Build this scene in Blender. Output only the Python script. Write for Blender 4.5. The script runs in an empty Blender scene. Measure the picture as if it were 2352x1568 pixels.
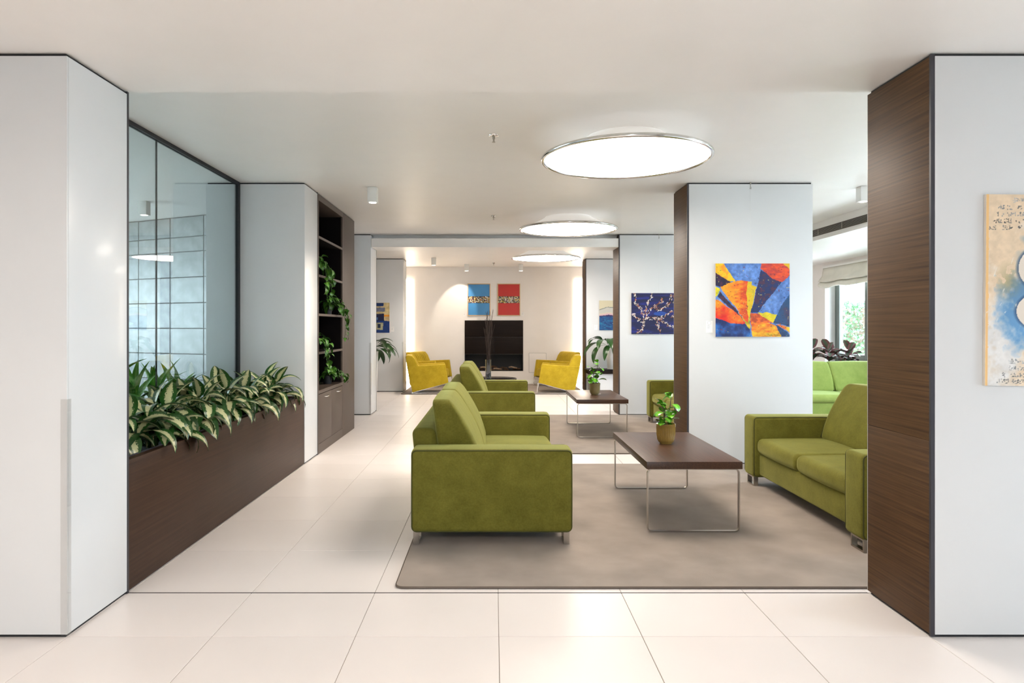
import bpy, bmesh, math, random
import numpy as np
from mathutils import Vector, Matrix, Euler
random.seed(7)
PI = math.pi
SC = bpy.context.scene
COL = SC.collection

# ------------------------------------------------------------------ camera
# one-point perspective: photo 2352x1568, focal length 1510 px, eye 1.3826 m, vanishing point (1134, 750)
EYE = 1.3826
cam_d = bpy.data.cameras.new('camera')
cam = bpy.data.objects.new('camera', cam_d)
COL.objects.link(cam)
cam.location = (0, 0, EYE)
cam.rotation_euler = (PI / 2, 0, 0)
cam_d.sensor_width = 36.0
cam_d.lens = 1510 / 2352 * 36.0
cam_d.shift_x = (1176 - 1134) / 2352
cam_d.shift_y = -(784 - 750) / 2352
cam_d.clip_start = 0.05
SC.camera = cam

# ------------------------------------------------------------------ sky, exposure
SKY_STRENGTH = 14.0
LAMP_RADIANCE = 10.0
world = bpy.data.worlds.new('world')
SC.world = world
world.use_nodes = True
bg = world.node_tree.nodes['Background']
bg.inputs[0].default_value = (0.76, 0.88, 1.0, 1)
bg.inputs[1].default_value = SKY_STRENGTH
SC.view_settings.view_transform = 'Standard'
SC.view_settings.look = 'None'
SC.view_settings.exposure = 1.06
SC.view_settings.gamma = 1.0
SC.view_settings.use_curve_mapping = False
SC.cycles.max_bounces = 8
SC.cycles.use_adaptive_sampling = True
SC.cycles.adaptive_threshold = 0.03
SC.cycles.diffuse_bounces = 4
SC.cycles.glossy_bounces = 4
SC.cycles.transparent_max_bounces = 12
SC.cycles.sample_clamp_indirect = 6.0
SC.cycles.caustics_reflective = False
SC.cycles.caustics_refractive = False
SC.cycles.use_denoising = True

# ------------------------------------------------------------------ helpers: objects
def link(name, me, mats=None, parent=None):
    o = bpy.data.objects.new(name, me)
    COL.objects.link(o)
    if parent is not None:
        o.parent = parent
    if mats is not None:
        if me.materials is not None and len(me.materials) == 0:
            for m in (mats if isinstance(mats, (list, tuple)) else [mats]):
                me.materials.append(m)
    return o

def thing(name, label, cat, loc=(0, 0, 0), rotz=0.0, group=None):
    o = bpy.data.objects.new(name, None)
    o.empty_display_size = 0.1
    COL.objects.link(o)
    o.location = loc
    o.rotation_euler = (0, 0, rotz)
    o['label'] = label
    o['category'] = cat
    if group:
        o['group'] = group
    return o

def tag(o, label, cat, group=None):
    o['label'] = label
    o['category'] = cat
    if group:
        o['group'] = group
    return o

def struct(o):
    o['kind'] = 'structure'
    return o

def copy_tree(o, parent=None):
    c = o.copy()
    COL.objects.link(c)
    c.parent = parent
    for ch in list(o.children):
        copy_tree(ch, c)
    return c

# ------------------------------------------------------------------ helpers: meshes
class MB:
    """collects vertices and faces of ONE mesh"""
    def __init__(self):
        self.v = []
        self.f = []
        self.uv = []

    def add(self, vs, fs):
        b = len(self.v)
        self.v += [tuple(p) for p in vs]
        self.f += [tuple(i + b for i in f) for f in fs]
        return self

    def box(self, x0, x1, y0, y1, z0, z1):
        vs = [(x0, y0, z0), (x1, y0, z0), (x1, y1, z0), (x0, y1, z0), (x0, y0, z1), (x1, y0, z1), (x1, y1, z1), (x0, y1, z1)]
        fs = [(0, 3, 2, 1), (4, 5, 6, 7), (0, 1, 5, 4), (1, 2, 6, 5), (2, 3, 7, 6), (3, 0, 4, 7)]
        return self.add(vs, fs)

    def tube(self, pts, r, n=8, closed=False, cap=True):
        """round tube; r may be a list"""
        return self.sweep(pts, [(math.cos(2 * PI * k / n), math.sin(2 * PI * k / n)) for k in range(n)], closed, cap, r)

    def sweep(self, pts, prof, closed=False, cap=True, r=1.0, up=None):
        P = [Vector(p) for p in pts]
        n = len(P)
        rs = r if isinstance(r, (list, tuple)) else [r] * n
        tang = []
        for i in range(n):
            if closed:
                t = P[(i + 1) % n] - P[i - 1]
            else:
                t = P[min(i + 1, n - 1)] - P[max(i - 1, 0)]
            tang.append(t.normalized() if t.length > 1e-9 else Vector((0, 0, 1)))
        if up is None:
            a = Vector((0, 0, 1)) if abs(tang[0].z) < 0.9 else Vector((1, 0, 0))
        else:
            a = Vector(up)
        nn = (a - tang[0] * a.dot(tang[0])).normalized()
        vs, fs = [], []
        k = len(prof)
        for i in range(n):
            if up is not None:
                nn = (a - tang[i] * a.dot(tang[i])).normalized()
            else:
                nn = (nn - tang[i] * nn.dot(tang[i]))
                nn = nn.normalized() if nn.length > 1e-6 else Vector((1, 0, 0))
            bb = tang[i].cross(nn)
            for (pu, pv) in prof:
                vs.append(P[i] + nn * pu * rs[i] + bb * pv * rs[i])
        m = n if closed else n - 1
        for i in range(m):
            j = (i + 1) % n
            for q in range(k):
                q2 = (q + 1) % k
                fs.append((i * k + q, j * k + q, j * k + q2, i * k + q2))
        if cap and not closed:
            fs.append(tuple(range(k - 1, -1, -1)))
            fs.append(tuple((n - 1) * k + q for q in range(k)))
        b = len(self.v)
        self.v += [tuple(p) for p in vs]
        self.f += [tuple(i + b for i in f) for f in fs]
        return self

    def lathe(self, prof, n=32, cx=0, cy=0, wob=None):
        """prof: list of (r, z) from bottom to top"""
        vs, fs = [], []
        for i, (r, z) in enumerate(prof):
            for k in range(n):
                a = 2 * PI * k / n
                rr = r if wob is None else r + wob(i, k)
                vs.append((cx + rr * math.cos(a), cy + rr * math.sin(a), z))
        for i in range(len(prof) - 1):
            for k in range(n):
                k2 = (k + 1) % n
                fs.append((i * n + k, i * n + k2, (i + 1) * n + k2, (i + 1) * n + k))
        if prof[0][0] > 1e-5:
            fs.append(tuple(range(n - 1, -1, -1)))
        if prof[-1][0] > 1e-5:
            fs.append(tuple((len(prof) - 1) * n + k for k in range(n)))
        return self.add(vs, fs)

    def prism(self, poly, axis, a0, a1):
        """extrude a 2D polygon; axis 'y': poly in (x,z)"""
        n = len(poly)
        vs = []
        for a in (a0, a1):
            for (p, q) in poly:
                vs.append({'y': (p, a, q), 'x': (a, p, q), 'z': (p, q, a)}[axis])
        fs = [tuple(range(n)), tuple(range(2 * n - 1, n - 1, -1))]
        for i in range(n):
            j = (i + 1) % n
            fs.append((i, i + n, j + n, j))
        return self.add(vs, fs)

    def rbox(self, x0, x1, y0, y1, z0, z1, r, puff=0.0, mids=4, deform=None):
        h = Vector(((x1 - x0) / 2, (y1 - y0) / 2, (z1 - z0) / 2))
        c = Vector(((x1 + x0) / 2, (y1 + y0) / 2, (z1 + z0) / 2))
        def coords(H):
            e = [-H, -H + r * 0.35, -H + r * 0.72]
            m = [(-H + r) + (2 * H - 2 * r) * i / mids for i in range(mids + 1)]
            return e + m + [-a for a in reversed(e)]
        G = [coords(h[i]) for i in range(3)]
        idx = {}
        vs, fs = [], []
        def vert(p):
            key = (round(p[0], 6), round(p[1], 6), round(p[2], 6))
            if key in idx:
                return idx[key]
            p = Vector(p)
            inner = Vector([max(-(h[i] - r), min(h[i] - r, p[i])) for i in range(3)])
            d = p - inner
            q = inner + (d.normalized() * r if d.length > 1e-9 else d)
            if puff:
                u = [min(1.0, abs(q[i]) / h[i]) for i in range(3)]
                nv = d.normalized() if d.length > 1e-9 else Vector((0, 0, 0))
                w = 1.0
                for i in range(3):
                    w *= (1 - (u[i] ** 2) * (1 - abs(nv[i])) * 1.0)
                q = q + nv * puff * max(0, w)
            q = q + c
            if deform:
                q = Vector(deform(q.x, q.y, q.z))
            idx[key] = len(vs)
            vs.append(tuple(q))
            return idx[key]
        for ax in range(3):
            u, v = (ax + 1) % 3, (ax + 2) % 3
            for s in (-1, 1):
                for i in range(len(G[u]) - 1):
                    for j in range(len(G[v]) - 1):
                        q = []
                        for (ii, jj) in ((i, j), (i + 1, j), (i + 1, j + 1), (i, j + 1)):
                            p = [0, 0, 0]
                            p[ax] = s * h[ax]
                            p[u] = G[u][ii]
                            p[v] = G[v][jj]
                            q.append(vert(p))
                        fs.append(tuple(q) if s > 0 else tuple(reversed(q)))
        return self.add(vs, fs)

    def mesh(self, name, smooth=None, bevel=0.0, segs=2, normals=True):
        me = bpy.data.meshes.new(name)
        me.from_pydata(self.v, [], self.f)
        if bevel > 0 or normals:
            bm = bmesh.new()
            bm.from_mesh(me)
            if bevel > 0:
                bmesh.ops.bevel(bm, geom=list(bm.edges), offset=bevel, segments=segs, profile=0.6, affect='EDGES', clamp_overlap=True)
            if normals:
                bmesh.ops.recalc_face_normals(bm, faces=bm.faces)
            bm.to_mesh(me)
            bm.free()
        if smooth is not None:
            me.polygons.foreach_set('use_smooth', [True] * len(me.polygons))
            if smooth < 180:
                me.set_sharp_from_angle(angle=math.radians(smooth))
        me.update()
        return me

    def build(self, name, mat, parent=None, smooth=None, bevel=0.0, segs=2):
        return link(name, self.mesh(name, smooth, bevel, segs), mat, parent)

def box(name, mat, x0, x1, y0, y1, z0, z1, parent=None, bevel=0.0):
    return MB().box(x0, x1, y0, y1, z0, z1).build(name, mat, parent, smooth=30 if bevel else None, bevel=bevel)

# ------------------------------------------------------------------ helpers: materials
def new_mat(name):
    m = bpy.data.materials.new(name)
    m.use_nodes = True
    nt = m.node_tree
    p = nt.nodes['Principled BSDF']
    return m, nt, p

def nd(nt, typ, **kw):
    n = nt.nodes.new(typ)
    for k, v in kw.items():
        setattr(n, k, v)
    return n

def noise(nt, scale, detail=3, rough=0.5, mapping=None, coord='Object'):
    tc = nd(nt, 'ShaderNodeTexCoord')
    mp = nd(nt, 'ShaderNodeMapping')
    if mapping:
        mp.inputs['Scale'].default_value = mapping
    nt.links.new(tc.outputs[coord], mp.inputs[0])
    n = nd(nt, 'ShaderNodeTexNoise')
    n.inputs['Scale'].default_value = scale
    n.inputs['Detail'].default_value = detail
    n.inputs['Roughness'].default_value = rough
    nt.links.new(mp.outputs[0], n.inputs['Vector'])
    return n

def ramp(nt, src, stops):
    r = nd(nt, 'ShaderNodeValToRGB')
    el = r.color_ramp.elements
    while len(el) < len(stops):
        el.new(0.5)
    for e, (p, c) in zip(el, stops):
        e.position = p
        e.color = (*c, 1) if len(c) == 3 else c
    nt.links.new(src, r.inputs[0])
    return r

def bump(nt, p, src, strength, dist=0.01):
    b = nd(nt, 'ShaderNodeBump')
    b.inputs['Strength'].default_value = strength
    b.inputs['Distance'].default_value = dist
    nt.links.new(src, b.inputs['Height'])
    nt.links.new(b.outputs[0], p.inputs['Normal'])

def plain(name, col, rough=0.5, metal=0.0, spec=0.5, coat=0.0, var=0.06, vscale=4.0, bmp=0.0, bscale=200.0, sheen=0.0, sheen_tint=None):
    m, nt, p = new_mat(name)
    n = noise(nt, vscale, 4)
    a = tuple(max(0, c * (1 - var)) for c in col)
    b = tuple(min(1, c * (1 + var)) for c in col)
    r = ramp(nt, n.outputs[0], [(0.3, a), (0.7, b)])
    nt.links.new(r.outputs[0], p.inputs['Base Color'])
    p.inputs['Roughness'].default_value = rough
    p.inputs['Metallic'].default_value = metal
    p.inputs['Specular IOR Level'].default_value = spec
    if coat:
        p.inputs['Coat Weight'].default_value = coat
        p.inputs['Coat Roughness'].default_value = 0.08
    if sheen:
        p.inputs['Sheen Weight'].default_value = sheen
        p.inputs['Sheen Roughness'].default_value = 0.45
        p.inputs['Sheen Tint'].default_value = (*(sheen_tint or (1, 1, 1)), 1)
    if bmp:
        n2 = noise(nt, bscale, 2)
        bump(nt, p, n2.outputs[0], bmp, 0.002)
    return m

def wood(name, dark, light, axis_scale, rough=0.42, spec=0.4):
    """fine straight grain; axis_scale is small along the grain"""
    m, nt, p = new_mat(name)
    n1 = noise(nt, 1.0, 5, 0.65, axis_scale)
    n2 = noise(nt, 1.1, 3, 0.5)
    mx = nd(nt, 'ShaderNodeMath', operation='MULTIPLY_ADD')
    mx.inputs[1].default_value = 0.35
    nt.links.new(n2.outputs[0], mx.inputs[0])
    sb = nd(nt, 'ShaderNodeMath', operation='MULTIPLY')
    sb.inputs[1].default_value = 0.75
    nt.links.new(n1.outputs[0], sb.inputs[0])
    nt.links.new(sb.outputs[0], mx.inputs[2])
    r = ramp(nt, mx.outputs[0], [(0.34, dark), (0.74, light)])
    nt.links.new(r.outputs[0], p.inputs['Base Color'])
    p.inputs['Roughness'].default_value = rough
    p.inputs['Specular IOR Level'].default_value = spec
    bump(nt, p, n1.outputs[0], 0.22, 0.002)
    return m

def emit(name, col, strength):
    m, nt, p = new_mat(name)
    p.inputs['Base Color'].default_value = (0.9, 0.9, 0.9, 1)
    p.inputs['Emission Color'].default_value = (*col, 1)
    p.inputs['Emission Strength'].default_value = strength
    return m

def pane_glass(name, tint, refl=1.0):
    """thin architectural pane: tinted see-through with Fresnel mirror reflection"""
    m, nt, p = new_mat(name)
    nt.nodes.remove(p)
    out = nt.nodes['Material Output']
    lw = nd(nt, 'ShaderNodeLayerWeight')
    lw.inputs[0].default_value = 0.5
    pw = nd(nt, 'ShaderNodeMath', operation='POWER')
    pw.inputs[1].default_value = 4.0
    nt.links.new(lw.outputs['Facing'], pw.inputs[0])
    ma = nd(nt, 'ShaderNodeMath', operation='MULTIPLY_ADD')
    ma.inputs[1].default_value = 0.93 * refl
    ma.inputs[2].default_value = 0.045 * refl
    nt.links.new(pw.outputs[0], ma.inputs[0])
    tr = nd(nt, 'ShaderNodeBsdfTransparent')
    tr.inputs[0].default_value = (*tint, 1)
    gl = nd(nt, 'ShaderNodeBsdfGlossy')
    gl.inputs['Roughness'].default_value = 0.0
    gl.inputs[0].default_value = (0.9, 0.95, 0.96, 1)
    mx = nd(nt, 'ShaderNodeMixShader')
    nt.links.new(ma.outputs[0], mx.inputs[0])
    nt.links.new(tr.outputs[0], mx.inputs[1])
    nt.links.new(gl.outputs[0], mx.inputs[2])
    nt.links.new(mx.outputs[0], out.inputs[0])
    return m

def velvet(name, dark, light, sheen_tint):
    m, nt, p = new_mat(name)
    n = noise(nt, 7.0, 6, 0.7)
    n2 = noise(nt, 90.0, 3, 0.6)
    ad = nd(nt, 'ShaderNodeMath', operation='MULTIPLY_ADD')
    ad.inputs[1].default_value = 0.35
    nt.links.new(n2.outputs[0], ad.inputs[0])
    ml = nd(nt, 'ShaderNodeMath', operation='MULTIPLY')
    ml.inputs[1].default_value = 0.65
    nt.links.new(n.outputs[0], ml.inputs[0])
    nt.links.new(ml.outputs[0], ad.inputs[2])
    r = ramp(nt, ad.outputs[0], [(0.32, dark), (0.68, light)])
    nt.links.new(r.outputs[0], p.inputs['Base Color'])
    p.inputs['Roughness'].default_value = 0.85
    p.inputs['Specular IOR Level'].default_value = 0.2
    p.inputs['Sheen Weight'].default_value = 0.4
    p.inputs['Sheen Roughness'].default_value = 0.4
    p.inputs['Sheen Tint'].default_value = (*sheen_tint, 1)
    n3 = noise(nt, 600.0, 2)
    bump(nt, p, n3.outputs[0], 0.15, 0.001)
    return m

def leaf_mat(name, edge, mid, thr=0.5, rough=0.35, vein=(0.5, 0.6, 0.2), jag=0.5):
    """leaf colour pattern from the 'luv' attribute (x along, y across -1..1): edge colour, ragged middle"""
    m, nt, p = new_mat(name)
    at = nd(nt, 'ShaderNodeAttribute')
    at.attribute_name = 'luv'
    sx = nd(nt, 'ShaderNodeSeparateXYZ')
    nt.links.new(at.outputs['Vector'], sx.inputs[0])
    ab = nd(nt, 'ShaderNodeMath', operation='ABSOLUTE')
    nt.links.new(sx.outputs[1], ab.inputs[0])
    mp = nd(nt, 'ShaderNodeMapping')
    mp.inputs['Scale'].default_value = (20, 5, 1)
    nt.links.new(at.outputs['Vector'], mp.inputs[0])
    oi = nd(nt, 'ShaderNodeObjectInfo')
    adv = nd(nt, 'ShaderNodeVectorMath', operation='ADD')
    nt.links.new(mp.outputs[0], adv.inputs[0])
    cx = nd(nt, 'ShaderNodeCombineXYZ')
    mu = nd(nt, 'ShaderNodeMath', operation='MULTIPLY')
    mu.inputs[1].default_value = 40.0
    nt.links.new(oi.outputs['Random'], mu.inputs[0])
    nt.links.new(mu.outputs[0], cx.inputs[2])
    nt.links.new(cx.outputs[0], adv.inputs[1])
    ns = nd(nt, 'ShaderNodeTexNoise')
    ns.inputs['Scale'].default_value = 1.3
    ns.inputs['Detail'].default_value = 4
    nt.links.new(adv.outputs[0], ns.inputs['Vector'])
    ma = nd(nt, 'ShaderNodeMath', operation='MULTIPLY_ADD')
    ma.inputs[1].default_value = jag
    nt.links.new(ns.outputs[0], ma.inputs[0])
    nt.links.new(ab.outputs[0], ma.inputs[2])
    r = ramp(nt, ma.outputs[0], [(thr - 0.02 + jag * 0.5, mid), (thr + 0.05 + jag * 0.5, edge)])
    # the object's own tone
    hs = nd(nt, 'ShaderNodeHueSaturation')
    mr = nd(nt, 'ShaderNodeMapRange')
    mr.inputs[3].default_value = 0.7
    mr.inputs[4].default_value = 1.3
    nt.links.new(oi.outputs['Random'], mr.inputs[0])
    nt.links.new(mr.outputs[0], hs.inputs['Value'])
    nt.links.new(r.outputs[0], hs.inputs['Color'])
    nt.links.new(hs.outputs[0], p.inputs['Base Color'])
    p.inputs['Roughness'].default_value = rough
    p.inputs['Specular IOR Level'].default_value = 0.5
    return m

def painted(name, rough=0.45):
    m, nt, p = new_mat(name)
    at = nd(nt, 'ShaderNodeAttribute')
    at.attribute_name = 'paint'
    nt.links.new(at.outputs['Color'], p.inputs['Base Color'])
    p.inputs['Roughness'].default_value = rough
    n = noise(nt, 90.0, 4, 0.7)
    bump(nt, p, n.outputs[0], 0.25, 0.002)
    return m

M = {}
M['ceiling'] = plain('ceiling_paint', (0.88, 0.85, 0.82), 0.42, var=0.01)
M['wall'] = plain('wall_paint', (0.80, 0.765, 0.74), 0.55, var=0.015)
M['panel'] = plain('white_laminate', (0.66, 0.665, 0.67), 0.30, var=0.01, coat=0.1)
M['core'] = plain('black_gap', (0.012, 0.012, 0.014), 0.6)
M['trim'] = plain('dark_edge_trim', (0.03, 0.028, 0.035), 0.45)
M['tile'] = plain('cream_floor_tile', (0.78, 0.725, 0.70), 0.36, var=0.025, vscale=1.3)
M['grout'] = plain('grout', (0.30, 0.25, 0.21), 0.8)
M['joint'] = plain('dark_joint', (0.04, 0.035, 0.035), 0.6)
M['wood_side'] = wood('walnut_veneer_side', (0.030, 0.0135, 0.006), (0.125, 0.062, 0.025), (3, 1.2, 95), 0.5, 0.2)
M['wood_front'] = wood('walnut_veneer_front', (0.026, 0.012, 0.007), (0.060, 0.029, 0.016), (3, 1.2, 70), 0.45, 0.25)
M['wood_table'] = wood('walnut_table', (0.030, 0.013, 0.008), (0.085, 0.040, 0.021), (90, 2, 90), 0.33, 0.3)
M['wood_black'] = wood('wenge', (0.006, 0.0035, 0.003), (0.016, 0.010, 0.008), (1.5, 40, 70), 0.55, 0.12)
M['cabinet'] = plain('taupe_cabinet', (0.085, 0.062, 0.050), 0.45, spec=0.3, var=0.05)
M['cab_in'] = plain('cabinet_inside', (0.006, 0.004, 0.004), 0.7, spec=0.1)
M['chrome'] = plain('chrome', (0.75, 0.75, 0.74), 0.12, 1.0, var=0.0)
M['steel'] = plain('brushed_steel', (0.42, 0.38, 0.33), 0.28, 1.0, var=0.05)
M['white_metal'] = plain('white_metal', (0.78, 0.77, 0.74), 0.4, var=0.01)
M['carpet'] = plain('taupe_carpet', (0.285, 0.232, 0.195), 0.95, spec=0.1, var=0.2, vscale=2.6, bmp=0.6, bscale=320, sheen=0.2)
M['carpet_edge'] = plain('carpet_binding', (0.15, 0.12, 0.10), 0.9, spec=0.1, bmp=0.5, bscale=150)
M['green'] = velvet('green_velvet', (0.096, 0.089, 0.010), (0.172, 0.158, 0.024), (0.85, 0.86, 0.32))
M['green_seam'] = plain('green_piping', (0.06, 0.06, 0.010), 0.9)
M['lime'] = velvet('lime_velvet', (0.20, 0.26, 0.055), (0.28, 0.34, 0.085), (0.85, 1, 0.5))
M['mustard'] = velvet('mustard_velvet', (0.33, 0.22, 0.008), (0.52, 0.37, 0.022), (1, 0.85, 0.4))
M['glass'] = pane_glass('partition_glass', (0.76, 0.805, 0.80), 1.0)
M['win_glass'] = pane_glass('window_glass', (0.94, 0.97, 0.97))
M['lamp_light'] = emit('lamp_diffuser', (1.0, 0.905, 0.80), LAMP_RADIANCE)
M['strip_light'] = emit('strip_diffuser', (1.0, 0.84, 0.66), 7.0)
M['dish'] = emit('opal_lamp_dish', (1.0, 0.93, 0.84), 0.13)
M['dark_wall'] = plain('dark_back_wall', (0.25, 0.22, 0.2), 0.6)
M['spot_lens'] = emit('downlight_lens', (1.0, 0.9, 0.75), 6.0)
M['win_frame'] = plain('grey_green_window_frame', (0.10, 0.12, 0.11), 0.4)
M['blind'] = plain('cream_blind_cloth', (0.72, 0.70, 0.62), 0.9, bmp=0.4, bscale=400)
M['soil'] = plain('dark_soil', (0.012, 0.009, 0.007), 0.95, bmp=1.0, bscale=120)
M['stone'] = plain('grey_slate_tile', (0.25, 0.255, 0.255), 0.35, var=0.28, vscale=7.0, bmp=0.9, bscale=14)
M['plastic'] = pane_glass('clear_plastic_guard', (0.965, 0.96, 0.955), 0.7)
M['card'] = plain('white_card', (0.82, 0.81, 0.80), 0.6, var=0.01)
M['ink'] = plain('grey_print', (0.25, 0.25, 0.27), 0.7)
M['black_ink'] = plain('black_paint', (0.02, 0.015, 0.01), 0.6)
M['agla'] = leaf_mat('variegated_leaf', (0.013, 0.062, 0.008), (0.47, 0.46, 0.24), 0.40, 0.3, jag=0.95)
M['drac'] = leaf_mat('bright_green_leaf', (0.06, 0.26, 0.012), (0.16, 0.40, 0.03), 0.15, 0.32)
M['pothos'] = leaf_mat('pothos_leaf', (0.035, 0.12, 0.012), (0.10, 0.22, 0.03), 0.25, 0.32)
M['lily'] = leaf_mat('dark_green_leaf', (0.014, 0.055, 0.009), (0.022, 0.075, 0.013), 0.2, 0.28)
M['pepero'] = leaf_mat('fresh_green_leaf', (0.07, 0.26, 0.012), (0.14, 0.40, 0.02), 0.3, 0.25)
M['rubber'] = leaf_mat('burgundy_leaf', (0.17, 0.07, 0.075), (0.09, 0.12, 0.08), 0.4, 0.25)
M['stem'] = plain('green_stem', (0.05, 0.10, 0.02), 0.6)
M['stem_brown'] = plain('brown_stem', (0.07, 0.04, 0.02), 0.7)
M['twig'] = plain('dark_twig', (0.025, 0.014, 0.010), 0.8)
M['pot_glaze'] = plain('mustard_glaze', (0.34, 0.21, 0.05), 0.16, var=0.22, vscale=9, coat=0.6)
M['pot_olive'] = plain('olive_glaze', (0.23, 0.18, 0.08), 0.3, var=0.2, vscale=12, coat=0.3)
M['pot_dark'] = plain('dark_pot', (0.008, 0.008, 0.009), 0.6)
M['pot_white'] = plain('white_pot', (0.7, 0.69, 0.67), 0.35)
M['black_gloss'] = plain('black_lacquer', (0.012, 0.01, 0.012), 0.15, coat=0.5)
M['vase_glass'] = pane_glass('smoked_vase_glass', (0.60, 0.63, 0.70), 2.2)
M['frame_wood'] = plain('pale_frame_wood', (0.56, 0.38, 0.20), 0.45)
M['canvas'] = plain('canvas_edge', (0.72, 0.66, 0.58), 0.8)
M['paint'] = painted('painted_canvas')
M['log'] = plain('charred_log', (0.075, 0.04, 0.022), 0.9, var=0.4, vscale=14)
M['ash'] = plain('ash_log', (0.30, 0.21, 0.14), 0.9, var=0.4, vscale=14)
M['hedge'] = plain('hedge_leaf', (0.07, 0.17, 0.07), 0.6, var=0.5, vscale=6)
M['paving'] = plain('pale_paving', (0.68, 0.66, 0.63), 0.8)
M['dark_floor'] = plain('blue_grey_rug', (0.09, 0.10, 0.14), 0.95, bmp=0.5)

# ------------------------------------------------------------------ setting: floor, ceiling, walls
TW = 0.6405                     # tile module; joints run through x = 0.0226 + k * TW
X_J = 0.0226
XL, XR = -1.899, 1.944          # inner faces of the left and right pillar rows
PER = 3.68                      # pillar spacing
ROW = [2.92, 6.605, 10.29, 13.97]
DEEP = 0.49
H1, H2 = 2.60, 2.83             # ceiling of the near zone / of the lounge

floor = struct(box('floor', M['grout'], -8.3, 6.7, -3.7, 16.3, -0.12, -0.003))
ys = [-2.184 + 0.64 * k for k in range(8)]            # ... up to 2.937 (last is 2.296)
rows = [(a, a + 0.64) for a in ys]
rows.append((2.936, 3.415))
edge = 3.421
for b in range(4):
    for k in range(5):
        rows.append((edge + k * 0.6385, edge + (k + 1) * 0.6385))
    e2 = edge + 5 * 0.6385
    rows.append((e2, e2 + 0.4875))
    edge = e2 + 0.4875
tile_cache = {}
def tile_mesh(w, d):
    key = (round(w, 4), round(d, 4))
    if key not in tile_cache:
        me = MB().box(-w / 2, w / 2, -d / 2, d / 2, -0.012, 0.0).mesh('tile', smooth=30, bevel=0.0012, segs=1)
        me.materials.append(M['tile'])
        tile_cache[key] = me
    return tile_cache[key]
G = 0.0028
n_tiles = 0
rest = MB()
for (y0, y1) in rows:
    if y0 > 16.0:
        continue
    for k in range(-9, 11):
        x0 = X_J + k * TW
        x1 = x0 + TW
        inview = (-3 <= k < 3) or (y1 < 3.5 and y0 > 1.0 and -4 <= k < 4) or (3 <= k < 5 and 3.4 < y0 < 13)
        if inview and y1 > 1.0 and n_tiles < 290:
            o = link('tile', tile_mesh(x1 - x0 - G, y1 - y0 - G), None, floor)
            o.location = ((x0 + x1) / 2, (y0 + y1) / 2, 0)
            n_tiles += 1
        else:
            rest.box(max(x0, -8.2) + G / 2, min(x1, 6.5) - G / 2, y0 + G / 2, y1 - G / 2, -0.012, 0.0)
o = rest.build('tile_field', M['tile'], floor)
o['kind'] = 'stuff'
struct(box('trim_1', M['joint'], -1.899, 1.944, 3.4145, 3.4215, -0.011, 0.0006))

struct(box('ceiling', M['ceiling'], -8.3, 6.7, 3.415, 16.3, H2, H2 + 0.2))
o = struct(box('ceiling_lower', M['ceiling'], -8.3, 6.7, -3.7, 3.415, H1, H2 + 0.2))

# beam over the third pillar row: lower lip in front, recessed shadow band above it
bm_ = MB().box(XL - 0.02, XR + 0.02, 10.30, 10.78, 2.63, 2.766).box(XL - 0.02, XR + 0.02, 10.46, 10.78, 2.766, 2.83)
struct(bm_.build('ceiling_beam', M['ceiling']))

# far wall with the firebox opening
FY = 15.9
w = MB()
w.box(-8.2, -0.706, FY, FY + 0.25, 0, H2).box(0.715, 6.6, FY, FY + 0.25, 0, H2)
w.box(-0.706, 0.715, FY, FY + 0.25, 0.72, H2).box(-0.706, 0.715, FY, FY + 0.25, 0, 0.31)
struct(w.build('wall_far', M['wall']))
struct(box('baseboard_far', M['white_metal'], 0.72, 1.95, FY - 0.014, FY, 0.0, 0.085, bevel=0.002))
struct(box('baseboard_far', M['white_metal'], -1.95, -0.71, FY - 0.014, FY, 0.0, 0.085, bevel=0.002))
w = MB().box(-8.2, -0.05, -3.85, -3.6, 0, H1).box(0.75, 6.6, -3.85, -3.6, 0, H1).box(-0.05, 0.75, -3.85, -3.6, 2.2, H1).box(-0.05, 0.75, -3.85, -3.6, 0, 0.06)
struct(w.build('wall_back', M['dark_wall']))
struct(box('wall_left_lounge', M['wall'], -3.55, -3.4, 9.6, FY, 0, H2))
struct(box('wall_left_lobby', M['wall'], -5.4, -5.2, -3.6, 3.1, 0, H1))
struct(box('wall_left_link', M['wall'], -8.2, -3.16, 2.95, 3.1, 0, H2))
# left outer wall of the room behind the glass, with an unseen window added for daylight
w = MB()
w.box(-8.2, -8.0, 3.1, 4.6, 0, H2).box(-8.2, -8.0, 9.1, 12, 0, H2).box(-8.2, -8.0, 4.6, 9.1, 0, 0.7).box(-8.2, -8.0, 4.6, 9.1, 2.5, H2)
struct(w.build('wall_left_outer', M['wall']))

# right outer wall with window openings
WX = 6.3
WINS = [(-0.2, 1.6), (3.3, 5.6), (6.7, 9.2), (10.2, 12.5)]  # first opening, beside the camera, is added to light the near zone
Z0W, Z1W = 0.72, 2.49
w = MB()
yy = -3.6
for (a, b) in WINS:
    w.box(WX, WX + 0.28, yy, a, 0, H2)
    w.box(WX, WX + 0.28, a, b, 0, Z0W)
    w.box(WX, WX + 0.28, a, b, Z1W, H2)
    yy = b
w.box(WX, WX + 0.28, yy, FY, 0, H2)
struct(w.build('wall_right', M['wall']))

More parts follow.
